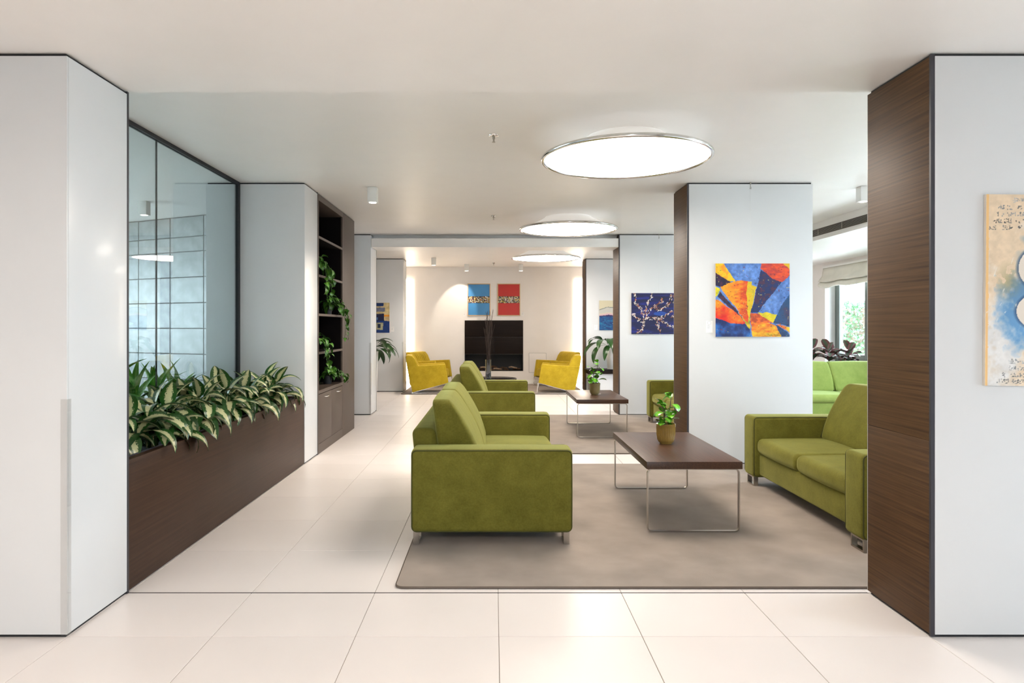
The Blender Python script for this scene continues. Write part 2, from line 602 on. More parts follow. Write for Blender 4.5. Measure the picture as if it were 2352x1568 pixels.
def portal(name, loc, rot, sx, sy):
    L = bpy.data.lights.new(name, 'AREA')
    L.shape = 'RECTANGLE'
    L.size, L.size_y = sx, sy
    L.cycles.is_portal = True
    o = bpy.data.objects.new(name, L)
    COL.objects.link(o)
    o.location = loc
    o.rotation_euler = rot
for i, (a, b) in enumerate(WINS):
    wd = struct(thing('window_%d' % (i + 1), '', ''))
    for k in ('label', 'category'):
        del wd[k]
    fx0, fx1 = WX + 0.19, WX + 0.25
    m = MB()
    fw = 0.09
    m.box(fx0, fx1, a, a + fw, Z0W, Z1W).box(fx0, fx1, b - fw, b, Z0W, Z1W)
    m.box(fx0, fx1, a + fw, b - fw, Z0W, Z0W + fw).box(fx0, fx1, a + fw, b - fw, Z1W - fw, Z1W)
    m.build('window_frame', M['win_frame'], wd)
    nb = 2 if b - a < 3 else 3
    span = (b - a - 2 * fw) / nb
    for k in range(nb):
        p0 = a + fw + k * span + 0.01
        p1 = p0 + span - 0.02
        sx0, sx1 = fx0 - 0.025, fx1 - 0.02
        s = MB()
        s.box(sx0, sx1, p0, p0 + 0.10, Z0W + fw, Z1W - fw).box(sx0, sx1, p1 - 0.10, p1, Z0W + fw, Z1W - fw)
        s.box(sx0, sx1, p0 + 0.10, p1 - 0.10, Z0W + fw, Z0W + fw + 0.075).box(sx0, sx1, p0 + 0.10, p1 - 0.10, Z1W - fw - 0.075, Z1W - fw)
        s.build('window_sash', M['win_frame'], wd, bevel=0.004)
        box('pane', M['win_glass'], fx0 + 0.005, fx0 + 0.011, p0 + 0.07, p1 - 0.07, Z0W + fw + 0.07, Z1W - fw - 0.07, wd)
    box('window_sill', M['white_metal'], WX - 0.03, fx0, a, b, Z0W - 0.03, Z0W + 0.004, wd)
    portal('window_daylight', (WX + 0.3, (a + b) / 2, (Z0W + Z1W) / 2), (0, PI / 2, 0), Z1W - Z0W, b - a)
wd = struct(thing('window_5', '', ''))  # added out of view to light the stone wall and pillar front
for k in ('label', 'category'):
    del wd[k]
m = MB()
for yb in (4.6, 6.82, 9.04):
    m.box(-8.15, -8.08, yb, yb + 0.06, 0.7, 2.5)
m.box(-8.15, -8.08, 4.66, 9.04, 0.7, 0.76).box(-8.15, -8.08, 4.66, 9.04, 2.44, 2.5)
m.build('window_frame', M['win_frame'], wd)
box('pane', M['win_glass'], -8.12, -8.114, 4.66, 6.82, 0.76, 2.44, wd)
box('pane', M['win_glass'], -8.12, -8.114, 6.88, 9.04, 0.76, 2.44, wd)
portal('window_daylight', (-8.25, 6.85, 1.6), (0, -PI / 2, 0), 1.8, 4.5)

wd = struct(thing('window_6', '', ''))  # unseen window added behind the camera for frontal daylight on the pillars
for k in ('label', 'category'):
    del wd[k]
m = MB().box(-0.05, 0.01, -3.76, -3.69, 0.06, 2.2).box(0.69, 0.75, -3.76, -3.69, 0.06, 2.2)
m.box(0.01, 0.69, -3.76, -3.69, 0.06, 0.12).box(0.01, 0.69, -3.76, -3.69, 2.14, 2.2)
box('pane', M['win_glass'], 0.01, 0.69, -3.728, -3.722, 0.12, 2.14, wd)
m.build('window_frame', M['win_frame'], wd)
portal('window_daylight', (0.35, -3.9, 1.13), (PI / 2, 0, 0), 0.8, 2.14)

# bulkhead along the windows with the air grille
SOFX, SOFZ = 4.5, 2.587
struct(box('ceiling_bulkhead', M['ceiling'], SOFX, WX, 3.42, FY, SOFZ, H2))
v = thing('air_grille', 'long dark slotted air grille on the bulkhead by the window', 'air grille', (SOFX, 8.6, 2.645))
L_ = 2.6
m = MB()
m.box(-0.008, -0.001, -L_, L_, 0.0, 0.007).box(-0.008, -0.001, -L_, L_, 0.085, 0.092)
m.build('frame', M['cabinet'], v)
box('backing', M['core'], -0.002, -0.0005, -L_, L_, 0.007, 0.085, v)
for k in range(6):
    m = MB().add([(-0.012, -L_, 0.009 + k * 0.0128), (-0.003, -L_, 0.013 + k * 0.0128), (-0.003, -L_, 0.016 + k * 0.0128), (-0.012, -L_, 0.012 + k * 0.0128),
                  (-0.012, L_, 0.009 + k * 0.0128), (-0.003, L_, 0.013 + k * 0.0128), (-0.003, L_, 0.016 + k * 0.0128), (-0.012, L_, 0.012 + k * 0.0128)],
                 [(0, 1, 2, 3), (7, 6, 5, 4), (0, 4, 5, 1), (1, 5, 6, 2), (2, 6, 7, 3), (3, 7, 4, 0)])
    m.build('slat', M['steel'], v)
for k in range(9):
    box('divider', M['steel'], -0.0125, -0.003, -L_ + 0.62 * k, -L_ + 0.62 * k + 0.008, 0.007, 0.085, v)

# oblique stone wall in the room behind the glass
ang = math.atan2(0.6, -1.3)
sw = MB().box(-1.0, 5.2, -0.2, 0.0, 0, H2).build('wall_stone', M['joint'])
struct(sw)
sw.location = (-3.74, 8.5, 0)
sw.rotation_euler = (0, 0, ang)
ME_ST = {}
zz = [(0.02 + 0.335 * k, 0.02 + 0.335 * (k + 1)) for k in range(7)]
zz.append((0.02 + 0.335 * 7, 2.56))
zz.append((2.56, 2.82))
for (z0, z1) in zz:
    for c in range(-1, 6):
        key = round(z1 - z0, 3)
        if key not in ME_ST:
            me = MB().box(0.005, 0.612, -0.001, 0.014, 0.005, z1 - z0 - 0.005).mesh('stone_tile', smooth=30, bevel=0.003, segs=1)
            me.materials.append(M['stone'])
            ME_ST[key] = me
        o = link('stone_tile', ME_ST[key], None, sw)
        o.location = (c * 0.617, 0, z0)

# ------------------------------------------------------------------ pillars
def pillar(label, x0, x1, y0, y1, top, inner, wood_side, seam=None, guard=False):
    """inner = +1: the face towards the aisle is at x1 (left row), -1: at x0 (right row)"""
    P = thing('pillar', label, 'pillar', ((x0 + x1) / 2, (y0 + y1) / 2, 0))
    cx, cy = (x0 + x1) / 2, (y0 + y1) / 2
    a, b, c, d = x0 - cx, x1 - cx, y0 - cy, y1 - cy
    t = 0.012
    g = 0.015
    box('core', M['core'], a + t, b - t, c + t, d - t, 0.0, top - 0.001, P)
    e = 0.018
    if wood_side:
        box('front_panel', M['panel'], a + e, b, c, c + t, g, top - g, P, bevel=0.0015)
        box('edge_trim', M['trim'], a, a + e - 0.001, c, c + t, g * 0.4, top - g * 0.4, P)
        zs = [g] + ([seam] if seam else []) + [top - g]
        for i in range(len(zs) - 1):
            box('wood_panel', M['wood_side'], a, a + t, c + t + 0.0005, d - 0.0005, zs[i] + (0.0015 if i else 0), zs[i + 1], P, bevel=0.001)
        box('side_panel', M['panel'], b - t, b, c + t + 0.0005, d - 0.0005, g, top - g, P)
        box('back_panel', M['panel'], a, b, d, d + 0.002, g, top - g, P)
    else:
        box('front_panel', M['panel'], a, b, c, c + t, g, top - g, P, bevel=0.002)
        box('side_panel', M['panel'], b - t, b, c + t + 0.0005, d - 0.016, g, top - g, P, bevel=0.0015)
        box('edge_trim', M['trim'], b - t, b + 0.001, d - 0.0155, d, 0.002, top - 0.002, P)
        box('back_panel', M['panel'], a, b - t, d - t, d, g, top - g, P)
    if guard:
        m = MB()
        m.box(b - 0.026, b + 0.0032, c - 0.0035, c - 0.0005, 0.012, guard)
        m.box(b + 0.0006, b + 0.0032, c - 0.0005, c + 0.026, 0.012, guard)
        m.build('corner_guard', M['plastic'], P)
    return P

pillar('tall near white pillar at the left edge of the picture', -3.16, XL + 0.003, ROW[0], 3.415, H1, 1, False, guard=1.06)
pillar('tall near pillar with dark wood side at the right edge', XR - 0.002, 3.21, ROW[0], 3.415, H1, -1, True, seam=0.874)
pillar('white pillar between the planter box and the dark bookcase', -2.89, XL, ROW[1], ROW[1] + DEEP, H2, 1, False)
pillar('pillar with wood side carrying the orange and yellow abstract painting', XR, 3.205, ROW[1], ROW[1] + DEEP, H2, -1, True)
pillar('white pillar just behind the dark bookcase on the left', -3.1, XL - 0.025, ROW[2], ROW[2] + DEEP, H2, 1, False, guard=1.13)
pillar('pillar with wood side carrying the navy blossom branch painting', XR + 0.012, 3.21, ROW[2], ROW[2] + DEEP, H2, -1, True)
pillar('farthest white pillar on the left beside the yellow armchairs', -3.1, XL - 0.025, ROW[3], ROW[3] + DEEP, H2, 1, False, guard=1.06)
pillar('farthest wood-sided pillar on the right behind the dark bench', XR + 0.006, 3.21, ROW[3], ROW[3] + DEEP, H2, -1, True)

# ------------------------------------------------------------------ planter, glass partition
PX = XL - 0.004
pl = thing('planter_box', 'long dark brown wooden planter box along the glass partition', 'planter', (-2.23, 5.01, 0))
ly0, ly1 = 3.42 - 5.01, 6.60 - 5.01
fx = PX + 2.23
box('front_panel', M['wood_front'], fx - 0.02, fx, ly0, ly1, 0.008, 0.688, pl, bevel=0.0015)
box('rim', M['wood_front'], fx - 0.05, fx - 0.0205, ly0, ly1, 0.64, 0.686, pl, bevel=0.0015)
box('metal_lip', M['trim'], fx - 0.056, fx - 0.0505, ly0, ly1, 0.60, 0.692, pl)
box('end_panel', M['wood_front'], -0.31, fx - 0.056, ly1 - 0.045, ly1, 0.3, 0.686, pl, bevel=0.0015)
box('liner', M['core'], -0.31, fx - 0.056, ly0, ly1 - 0.045, 0.02, 0.55, pl)
box('soil', M['soil'], -0.308, fx - 0.057, ly0, ly1 - 0.046, 0.55, 0.575, pl)

gl = thing('glass_partition', 'tinted glass partition with black frame above the planter box', 'glass partition', (-2.565, 5.0, 0))
box('pane', M['glass'], -0.005, 0.005, 3.43 - 5, 4.994 - 5, 0.58, H2 - 0.03, gl)
box('pane', M['glass'], -0.005, 0.005, 5.000 - 5, 6.565 - 5, 0.58, H2 - 0.03, gl)
box('top_rail', M['core'], -0.02, 0.02, 3.43 - 5, 6.60 - 5, H2 - 0.03, H2 - 0.001, gl)
box('post', M['core'], -0.02, 0.02, 6.565 - 5, 6.60 - 5, 0.58, H2 - 0.03, gl)
box('joint_strip', M['core'], -0.006, 0.006, 4.9945 - 5, 4.9995 - 5, 0.58, H2 - 0.03, gl)
box('base_rail', M['core'], -0.02, 0.02, 3.43 - 5, 6.60 - 5, 0.30, 0.58, gl)
# planter trough on the far side of the glass
pt = thing('planter_box', 'low dark planter trough behind the glass partition', 'planter', (-2.95, 5.0, 0))
box('body', M['wood_front'], -0.33, 0.33, -1.55, 1.55, 0.0, 0.60, pt, bevel=0.002)
box('soil', M['soil'], -0.30, 0.30, -1.52, 1.52, 0.60, 0.612, pt)

# ------------------------------------------------------------------ bookcase
bc = thing('bookcase', 'tall built-in taupe bookcase with dark open shelves and lower doors', 'bookcase', (XL - 0.22, 8.03, 0))
f = 0.22
A, B, Cc = 7.105 - 8.03, 8.29 - 8.03, 8.96 - 8.03
box('side_panel', M['cabinet'], -0.2, f, A, A + 0.035, 0.0, H2 - 0.01, bc)
box('side_panel', M['cabinet'], -0.2, f, B - 0.035, B - 0.001, 0.0, H2 - 0.01, bc)
box('end_panel', M['cabinet'], -0.2, f - 0.001, B + 0.002, Cc, 0.0, H2 - 0.01, bc, bevel=0.0015)
box('back_panel', M['cab_in'], -0.22, -0.2, A, Cc, 0.0, H2 - 0.01, bc)
box('inner_lining', M['cab_in'], -0.2, f - 0.02, A + 0.0352, A + 0.038, 0.69, 2.755, bc)
box('inner_lining', M['cab_in'], -0.2, f - 0.02, B - 0.038, B - 0.0352, 0.69, 2.755, bc)
box('top_rail', M['cabinet'], -0.2, f, A + 0.035, B - 0.035, 2.755, H2 - 0.01, bc)
box('bottom_board', M['cabinet'], -0.2, f, A + 0.035, B - 0.035, 0.65, 0.688, bc)
SHELF_Z = [2.345, 1.925, 1.50, 1.082]
for z in SHELF_Z:
    box('shelf', M['cab_in'], -0.2, f - 0.012, A + 0.036, B - 0.036, z, z + 0.024, bc)
    box('shelf_edge', M['cabinet'], f - 0.0115, f - 0.001, A + 0.036, B - 0.036, z, z + 0.026, bc)
midc = (A + B) / 2
for (q0, q1, hy) in ((A + 0.036, midc - 0.0015, 0.33), (midc + 0.0015, B - 0.036, 0.33)):
    d_ = box('door', M['cabinet'], f - 0.02, f - 0.0005, q0, q1, 0.108, 0.643, bc, bevel=0.001)
    hc = q0 + (q1 - q0) * 0.55
    pts = [(f, hc - 0.06, 0.60), (f + 0.02, hc - 0.058, 0.60), (f + 0.026, hc - 0.045, 0.60), (f + 0.026, hc + 0.045, 0.60), (f + 0.02, hc + 0.058, 0.60), (f, hc + 0.06, 0.60)]
    MB().tube(pts, 0.006, 8).build('handle', M['chrome'], d_, smooth=60)
box('plinth', M['cabinet'], -0.2, f - 0.001, A + 0.036, B - 0.036, 0.0, 0.105, bc)

# ------------------------------------------------------------------ rugs
def rug(label, x0, x1, y0, y1):
    R = thing('rug', label, 'rug', ((x0 + x1) / 2, (y0 + y1) / 2, 0), 0)
    a, b = (x1 - x0) / 2, (y1 - y0) / 2
    rc = 0.05
    def outline(ins, z):
        pts = []
        for (sx, sy, a0) in ((1, 1, 0), (-1, 1, 90), (-1, -1, 180), (1, -1, 270)):
            for k in range(7):
                t = math.radians(a0 + 15 * k)
                pts.append((sx * (a - rc) + (rc - ins) * math.cos(t), sy * (b - rc) + (rc - ins) * math.sin(t), z))
        return pts
    MB().prism([(p[0], p[1]) for p in outline(0.006, 0)], 'z', 0.0005, 0.0125).build('pile', M['carpet'], R)
    MB().tube(outline(0.006, 0.0066), 0.0064, 6, closed=True).build('binding', M['carpet_edge'], R, smooth=180)
    return R
RT = 0.0135
rug('large taupe rug under the nearest sofas and coffee table', -0.525, 3.6, 3.463, 6.58)
rug('taupe rug under the second pair of sofas', -0.525, 3.6, 7.13, 10.24)
rug('grey-brown rug under the yellow armchairs by the fireplace', -1.90, 1.90, 13.42, 15.75)
rug('dark blue-grey rug under the lime sofa by the window', 4.0, 6.2, 7.4, 10.6)

# ------------------------------------------------------------------ sofas
def make_sofa(label, mat, loc, rotz, L=1.90, group=None):
    S = thing('sofa', label, 'sofa', loc, rotz, group)
    hl = L / 2
    F, Bk = 0.507, -0.507
    aw = 0.215
    for s in (-1, 1):
        y0, y1 = (hl - aw, hl) if s > 0 else (-hl, -hl + aw)
        ar = MB().rbox(Bk, F, y0, y1, 0.08, 0.598, 0.03, 0.004).build('arm', mat, S, smooth=180)
        for yo in (y0 + 0.002, y1 - 0.002):
            pts = []
            rc, ins = 0.03, 0.006
            for (sx, sz, a0) in ((1, 1, 0), (-1, 1, 90), (-1, -1, 180), (1, -1, 270)):
                cx = (F - rc - ins) if sx > 0 else (Bk + rc + ins)
                cz = (0.598 - rc - ins) if sz > 0 else (0.08 + rc + ins)
                for k in range(5):
                    t = math.radians(a0 + 22.5 * k)
                    pts.append((cx + rc * math.cos(t), yo + (0.006 if yo < (y0 + y1) / 2 else -0.006), cz + rc * math.sin(t)))
            MB().tube(pts, 0.0045, 5, closed=True).build('piping', M['green_seam'] if mat is M['green'] else mat, ar, smooth=180)
    yi = hl - aw
    MB().rbox(-0.42, 0.462, -yi + 0.002, yi - 0.002, 0.10, 0.295, 0.02).build('base_frame', mat, S, smooth=180)
    def bend(x, y, z):
        return (x - max(0, z - 0.35) * 0.10, y, z)
    MB().rbox(Bk + 0.008, -0.335, -yi + 0.002, yi - 0.002, 0.10, 0.70, 0.05, 0.0, 4, bend).build('back_frame', mat, S, smooth=180)
    for s in (-1, 1):
        y0, y1 = (0.003, yi - 0.004) if s > 0 else (-yi + 0.004, -0.003)
        MB().rbox(-0.30, 0.482, y0, y1, 0.288, 0.418, 0.045, 0.016, 6).build('seat_cushion', mat, S, smooth=180)
        def shape(x, y, z):
            t = (z - 0.41) / (0.885 - 0.41)
            # back line and front line of the leaning cushion
            xb = -0.335 - 0.065 * t
            xf = -0.045 - 0.225 * t - 0.03 * math.sin(PI * min(1, max(0, t))) * -1
            u = (x + 0.2) / 0.2
            return (xb + (xf - xb) * (u + 1) / 2 if True else x, y, z)
        bcu = MB().rbox(-0.40, 0.0, y0, y1, 0.41, 0.885, 0.055, 0.012, 6, shape).build('back_cushion', mat, S, smooth=180)
        for ye in (y0 + 0.012, y1 - 0.012):
            pts = []
            for k in range(15):
                t = k / 14
                pts.append((-0.058 - 0.225 * t + 0.03 * math.sin(PI * t), ye, 0.43 + 0.43 * t))
            MB().tube(pts, 0.004, 5).build('piping', M['green_seam'] if mat is M['green'] else mat, bcu, smooth=180)
    for sy in (-1, 1):
        for xl in (F - 0.055, Bk + 0.012):
            yc = sy * (hl - 0.10)
            m = MB()
            hw = 0.072
            m.box(xl, xl + 0.036, yc - hw, yc - hw + 0.011, 0.0, 0.079).box(xl, xl + 0.036, yc + hw - 0.011, yc + hw, 0.0, 0.079)
            m.box(xl, xl + 0.036, yc - hw + 0.011, yc + hw - 0.011, 0.0, 0.010).box(xl, xl + 0.036, yc - hw + 0.011, yc + hw - 0.011, 0.069, 0.079)
            m.build('leg', M['steel'], S)
    return S
gs = 'green velvet sofas'
s1 = make_sofa('nearest green velvet sofa with its back to the aisle', M['green'], (-0.012, 5.05, RT), 0, 1.88, gs)
s2 = copy_tree(s1); s2.location = (-0.02, 8.63, RT); s2['label'] = 'second green velvet sofa, just beyond the nearest one'
s3 = copy_tree(s1); s3.location = (2.727, 4.89, RT); s3.rotation_euler = (0, 0, PI); s3['label'] = 'green velvet sofa partly hidden by the near wood-sided pillar'
s4 = copy_tree(s1); s4.location = (2.727, 8.615, RT); s4.rotation_euler = (0, 0, PI); s4['label'] = 'green velvet sofa mostly hidden behind the pillar with orange painting'
s5 = make_sofa('bright lime sofa facing the camera under the window plants', M['lime'], (5.2, 9.95, RT), -PI / 2, 2.2)
s5.scale = (1, 1, 0.93)

# ------------------------------------------------------------------ coffee tables
def make_table(label, loc):
    T = thing('coffee_table', label, 'coffee table', loc, 0, 'low coffee tables')
    MB().box(-0.318, 0.318, -0.615, 0.615, 0.424, 0.473).build('tabletop', M['wood_table'], T, smooth=30, bevel=0.002)
    for y in (-0.582, 0.595):
        pts = []
        rc = 0.028
        X0, Z0, Z1 = 0.305, 0.0045, 0.4195
        for (sx, sz, a0) in ((1, 1, 0), (-1, 1, 90), (-1, -1, 180), (1, -1, 270)):
            cz = (Z1 - rc) if sz > 0 else (Z0 + rc)
            for k in range(6):
                t = math.radians(a0 + 18 * k)
                pts.append((sx * (X0 - rc) + rc * math.cos(t), y, cz + rc * math.sin(t)))
        prof = [(0.011, -0.004), (0.011, 0.004), (-0.011, 0.004), (-0.011, -0.004)]
        MB().sweep(pts, prof, closed=True, up=(0, 1, 0)).build('leg', M['steel'], T, smooth=40)
    return T
t1 = make_table('nearest dark wood coffee table with thin steel loop legs', (1.333, 4.975, RT))
t2 = copy_tree(t1); t2.location = (1.34, 8.70, RT); t2['label'] = 'farther dark wood coffee table with thin steel loop legs'

# ------------------------------------------------------------------ yellow armchairs
def make_armchair(label, loc, rotz, mirror):
    """seat opens towards +x, width along y; origin under the middle"""
    A_ = thing('armchair', label, 'armchair', loc, rotz, 'yellow velvet armchairs')
    s = -1 if mirror else 1
    mat = M['mustard']
    W = 0.66
    def P(poly):
        q = [(s * x, z) for (x, z) in poly]
        return q if s > 0 else q[::-1]
    side = P([(-0.33, 0.022), (0.41, 0.215), (0.345, 0.60), (-0.43, 0.555)])
    for (y0, y1) in ((-W / 2, -W / 2 + 0.085), (W / 2 - 0.085, W / 2)):
        MB().prism(side, 'y', y0, y1).build('arm', mat, A_, smooth=40, bevel=0.016, segs=3)
        yc = (y0 + y1) / 2
        pts = [(s * -0.345, yc, 0.006), (s * 0.425, yc, 0.006), (s * 0.437, yc, 0.016), (s * 0.425, yc, 0.205), (s * 0.405, yc, 0.212), (s * -0.33, yc, 0.018)]
        MB().sweep(pts, [(0.014, -0.005), (0.014, 0.005), (-0.014, 0.005), (-0.014, -0.005)], closed=True, up=(0, 1, 0)).build('leg', M['chrome'], A_)
    yi = W / 2 - 0.087
    MB().prism(P([(-0.30, 0.05), (0.40, 0.225), (0.37, 0.40), (-0.28, 0.35)]), 'y', -yi, yi).build('seat', mat, A_, smooth=40, bevel=0.03, segs=3)
    back = P([(-0.335, 0.06), (-0.15, 0.33), (-0.20, 0.55), (-0.27, 0.70), (-0.34, 0.775), (-0.43, 0.785), (-0.47, 0.76), (-0.43, 0.50)])
    MB().prism(back, 'y', -W / 2 + 0.006, W / 2 - 0.006).build('backrest', mat, A_, smooth=40, bevel=0.02, segs=3)
    for k in range(1, 7):
        y = -yi + 2 * yi * k / 7
        pts = [(s * -0.168, y, 0.42), (s * -0.196, y, 0.55), (s * -0.263, y, 0.698), (s * -0.335, y, 0.772)]
        MB().tube(pts, 0.005, 5).build('stitch_rib', mat, A_, smooth=180)
    return A_
make_armchair('yellow velvet armchair nearest the left white pillar, side towards us', (-1.37, 13.80, RT), math.radians(6), False)
make_armchair('yellow velvet armchair at the back left near the far wall', (-1.486, 15.28, RT), math.radians(-29), False)
make_armchair('yellow velvet armchair on the right with its side towards us', (1.36, 13.80, RT), math.radians(-6), True)
make_armchair('yellow velvet armchair at the back right near the far wall', (1.45, 15.28, RT), math.radians(29), True)

# ------------------------------------------------------------------ round table, vase, branches
rt = thing('round_table', 'low round black lacquered table in front of the fireplace', 'table', (-0.01, 13.95, RT))
MB().lathe([(0.0, 0.248), (0.485, 0.248), (0.5, 0.256), (0.5, 0.272), (0.492, 0.278), (0.0, 0.278)], 56).build('tabletop', M['black_gloss'], rt, smooth=40)
MB().lathe([(0.0, 0.0), (0.26, 0.0), (0.26, 0.012), (0.04, 0.02), (0.035, 0.248), (0.0, 0.248)], 32).build('pedestal', M['black_gloss'], rt, smooth=40)
vs = thing('vase', 'tall smoked glass cylinder vase on the round black table', 'vase', (-0.115, 13.83, RT + 0.279))
MB().lathe([(0.0, 0.0), (0.06, 0.0), (0.0615, 0.004), (0.0615, 0.40), (0.057, 0.40), (0.057, 0.03), (0.0, 0.03)], 28).build('glass_wall', M['vase_glass'], vs, smooth=40)
rnd = random.Random(3)
pb = MB()
for k in range(26):
    a, r = rnd.uniform(0, 2 * PI), rnd.uniform(0, 0.045)
    z = 0.035 + rnd.uniform(0, 0.09)
    q = rnd.uniform(0.007, 0.012)
    pb.lathe([(0, z - q), (q * .8, z - q * .5), (q, z), (q * .8, z + q * .5), (0, z + q)], 6, r * math.cos(a), r * math.sin(a))
pb.build('pebbles', M['core'], vs, smooth=180)['kind'] = 'stuff'
bq = thing('dry_branches', 'bunch of thin dark dry branches standing in the glass vase', 'branches', (-0.115, 13.83, RT + 0.279 + 0.032))
for k in range(30):
    a = rnd.uniform(0, 2 * PI)
    sp = rnd.uniform(0.02, 0.13)
    top = rnd.uniform(1.0, 1.46)
    pts = []
    wob = rnd.uniform(0.004, 0.018)
    ph = rnd.uniform(0, 6)
    for i in range(13):
        t = i / 12
        rad = 0.028 * (1 - t) * (1 if k % 2 else -1) * 0.6 + sp * t ** 1.6
        pts.append((rad * math.cos(a) + wob * math.sin(ph + 9 * t) * (0.3 + t), rad * math.sin(a) * 0.7 + wob * math.cos(ph + 8 * t) * (0.3 + t), 0.002 + top * t))
    MB().tube(pts, [0.0065 - 0.0038 * i / 12 for i in range(13)], 5).build('branch', M['twig'], bq, smooth=180)

# ------------------------------------------------------------------ fireplace
fp = thing('fireplace', 'dark wood panelled fireplace with open firebox in the far wall', 'fireplace', (0.0045, FY, 0))
xa, xb = -0.706, 0.706
box('wood_panel', M['wood_black'], xa, xb, -0.02, -0.0005, 1.133, 1.535, fp, bevel=0.0015)
box('wood_panel', M['wood_black'], xa, 0.0, -0.02, -0.0005, 0.722, 1.128, fp, bevel=0.0015)
box('wood_panel', M['wood_black'], 0.002, xb, -0.02, -0.0005, 0.722, 1.128, fp, bevel=0.0015)
box('seam_strip', M['trim'], xa, xb, -0.017, -0.0005, 1.1285, 1.1325, fp)
m = MB()
m.box(xa, xb, 0.45, 0.47, 0.31, 0.72).box(xa, xa + 0.015, 0.0, 0.45, 0.31, 0.72).box(xb - 0.015, xb, 0.0, 0.45, 0.31, 0.72)
m.box(xa + 0.015, xb - 0.015, 0.0, 0.45, 0.31, 0.32).box(xa + 0.015, xb - 0.015, 0.0, 0.45, 0.705, 0.72)
m.build('firebox', M['core'], fp)
for k in range(11):
    x = -0.55 + 0.11 * k + rnd.uniform(-0.03, 0.03)
    y = rnd.uniform(0.10, 0.25)
    an = rnd.uniform(-0.7, 0.7)
    ln = rnd.uniform(0.06, 0.13)
    r = rnd.uniform(0.018, 0.030)
    z = 0.32 + r + rnd.uniform(0, 0.06) * (k % 2)
    c, s = math.cos(an), math.sin(an)
    pts = [(x + ln * c * (q - 0.5) * 2, y + ln * s * (q - 0.5) * 2, z + 0.01 * math.sin(q * 5)) for q in (0, .33, .66, 1)]
    MB().tube(pts, [r * 0.9, r, r * 1.03, r * 0.85], 9).build('log', M['ash'] if k % 3 == 0 else M['log'], fp, smooth=50)
# firebox sits in the opening of wall_far
ap = thing('access_panel', 'small white access panel in the wall right of the fireplace', 'access panel', (1.06, FY, 0.51))
box('panel', M['wall'], -0.203, 0.203, -0.006, -0.001, -0.232, 0.232, ap, bevel=0.001)
m = MB().box(-0.209, -0.204, -0.004, -0.001, -0.238, 0.238).box(0.204, 0.209, -0.004, -0.001, -0.238, 0.238).box(-0.204, 0.204, -0.004, -0.001, 0.233, 0.238).box(-0.204, 0.204, -0.004, -0.001, -0.238, -0.233)
m.build('shadow_gap', M['ink'], ap)

# glowing vertical light panels beside the fireplace wall
for (sx, lab) in ((-1, 'tall glowing light panel on the far wall behind left armchairs'), (1, 'tall glowing light panel on the far wall behind right armchairs')):
    lp = thing('light_panel', lab, 'light panel', (sx * 2.12, FY, 0))
    box('diffuser', M['strip_light'], -0.165, 0.165, -0.022, -0.006, 0.06, 2.54, lp)
    box('backplate', M['white_metal'], -0.172, 0.172, -0.006, -0.001, 0.05, 2.55, lp)

# ------------------------------------------------------------------ ceiling lamps, downlights, sprinklers
def ceiling_lamp(label, x, y, top):
    L = thing('ceiling_lamp', label, 'ceiling lamp', (x, y, top), 0, 'large round dish ceiling lamps')
    MB().lathe([(0.0, -0.001), (0.305, -0.001), (0.312, -0.012), (0.36, -0.042), (0.45, -0.086), (0.55, -0.126), (0.628, -0.148), (0.628, -0.154), (0.52, -0.136), (0.4, -0.11), (0.0, -0.10)][::-1], 72).build('dish', M['dish'], L, smooth=50)
    pr = [(0.634 + 0.016 * math.cos(t), -0.158 + 0.016 * math.sin(t)) for t in [2 * PI * k / 14 for k in range(14)]]
    n = 96
    m = MB()
    vs_, fs_ = [], []
    for k in range(n):
        a = 2 * PI * k / n
        for (r, z) in pr:
            vs_.append((r * math.cos(a), r * math.sin(a), z))
    for k in range(n):
        for j in range(14):
            fs_.append((k * 14 + j, ((k + 1) % n) * 14 + j, ((k + 1) % n) * 14 + (j + 1) % 14, k * 14 + (j + 1) % 14))
    m.add(vs_, fs_).build('rim', M['chrome'], L, smooth=180)
    MB().lathe([(0.0, -0.171), (0.45, -0.169), (0.612, -0.163), (0.622, -0.157), (0.0, -0.1555)], 72).build('diffuser', M['lamp_light'], L, smooth=40)
    return L
ceiling_lamp('nearest and largest-looking round glowing ceiling lamp with chrome rim', 1.013, 5.05, H2)
ceiling_lamp('second round glowing ceiling lamp, in front of the ceiling beam', 0.985, 8.70, H2)
ceiling_lamp('farthest round glowing ceiling lamp, beyond the ceiling beam', 0.98, 12.38, H2)
ceiling_lamp('round dish ceiling lamp added behind the view for extra light, left', -1.9, -0.5, H1)  # unseen lamp, added to brighten the near floor and ceiling
ceiling_lamp('round dish ceiling lamp added behind the view for extra light, right', 0.2, -0.9, H1)  # second unseen lamp, added for more light in the near zone

def downlight(label, x, y, top, tgt=None, power=70, size=1.0):
    D = thing('downlight', label, 'downlight', (x, y, top), 0, 'small white box downlights')
    m = MB().box(-0.048, 0.048, -0.048, 0.048, -0.155, -0.001)
    m.build('housing', M['white_metal'], D, smooth=30, bevel=0.003)
    MB().lathe([(0.0, -0.1575), (0.036, -0.1575), (0.038, -0.1555), (0.0, -0.1555)], 20).build('lens', M['spot_lens'], D)
    if power:
        L = bpy.data.lights.new('downlight_spot', 'SPOT')
        L.energy = power
        L.color = (1.0, 0.86, 0.7)
        L.spot_size = math.radians(55 if tgt else 110)
        L.spot_blend = size
        L.shadow_soft_size = 0.035
        lo = bpy.data.objects.new('downlight_spot', L)
        COL.objects.link(lo)
        lo.parent = D
        lo.location = (0, 0, -0.165)
        if tgt:
            d = Vector(tgt) - Vector((x, y, top - 0.165))
            lo.rotation_euler = d.to_track_quat('-Z', 'Y').to_euler()
    return D
downlight('white box downlight on the ceiling beside the dark bookcase', -1.26, 6.85, H2)
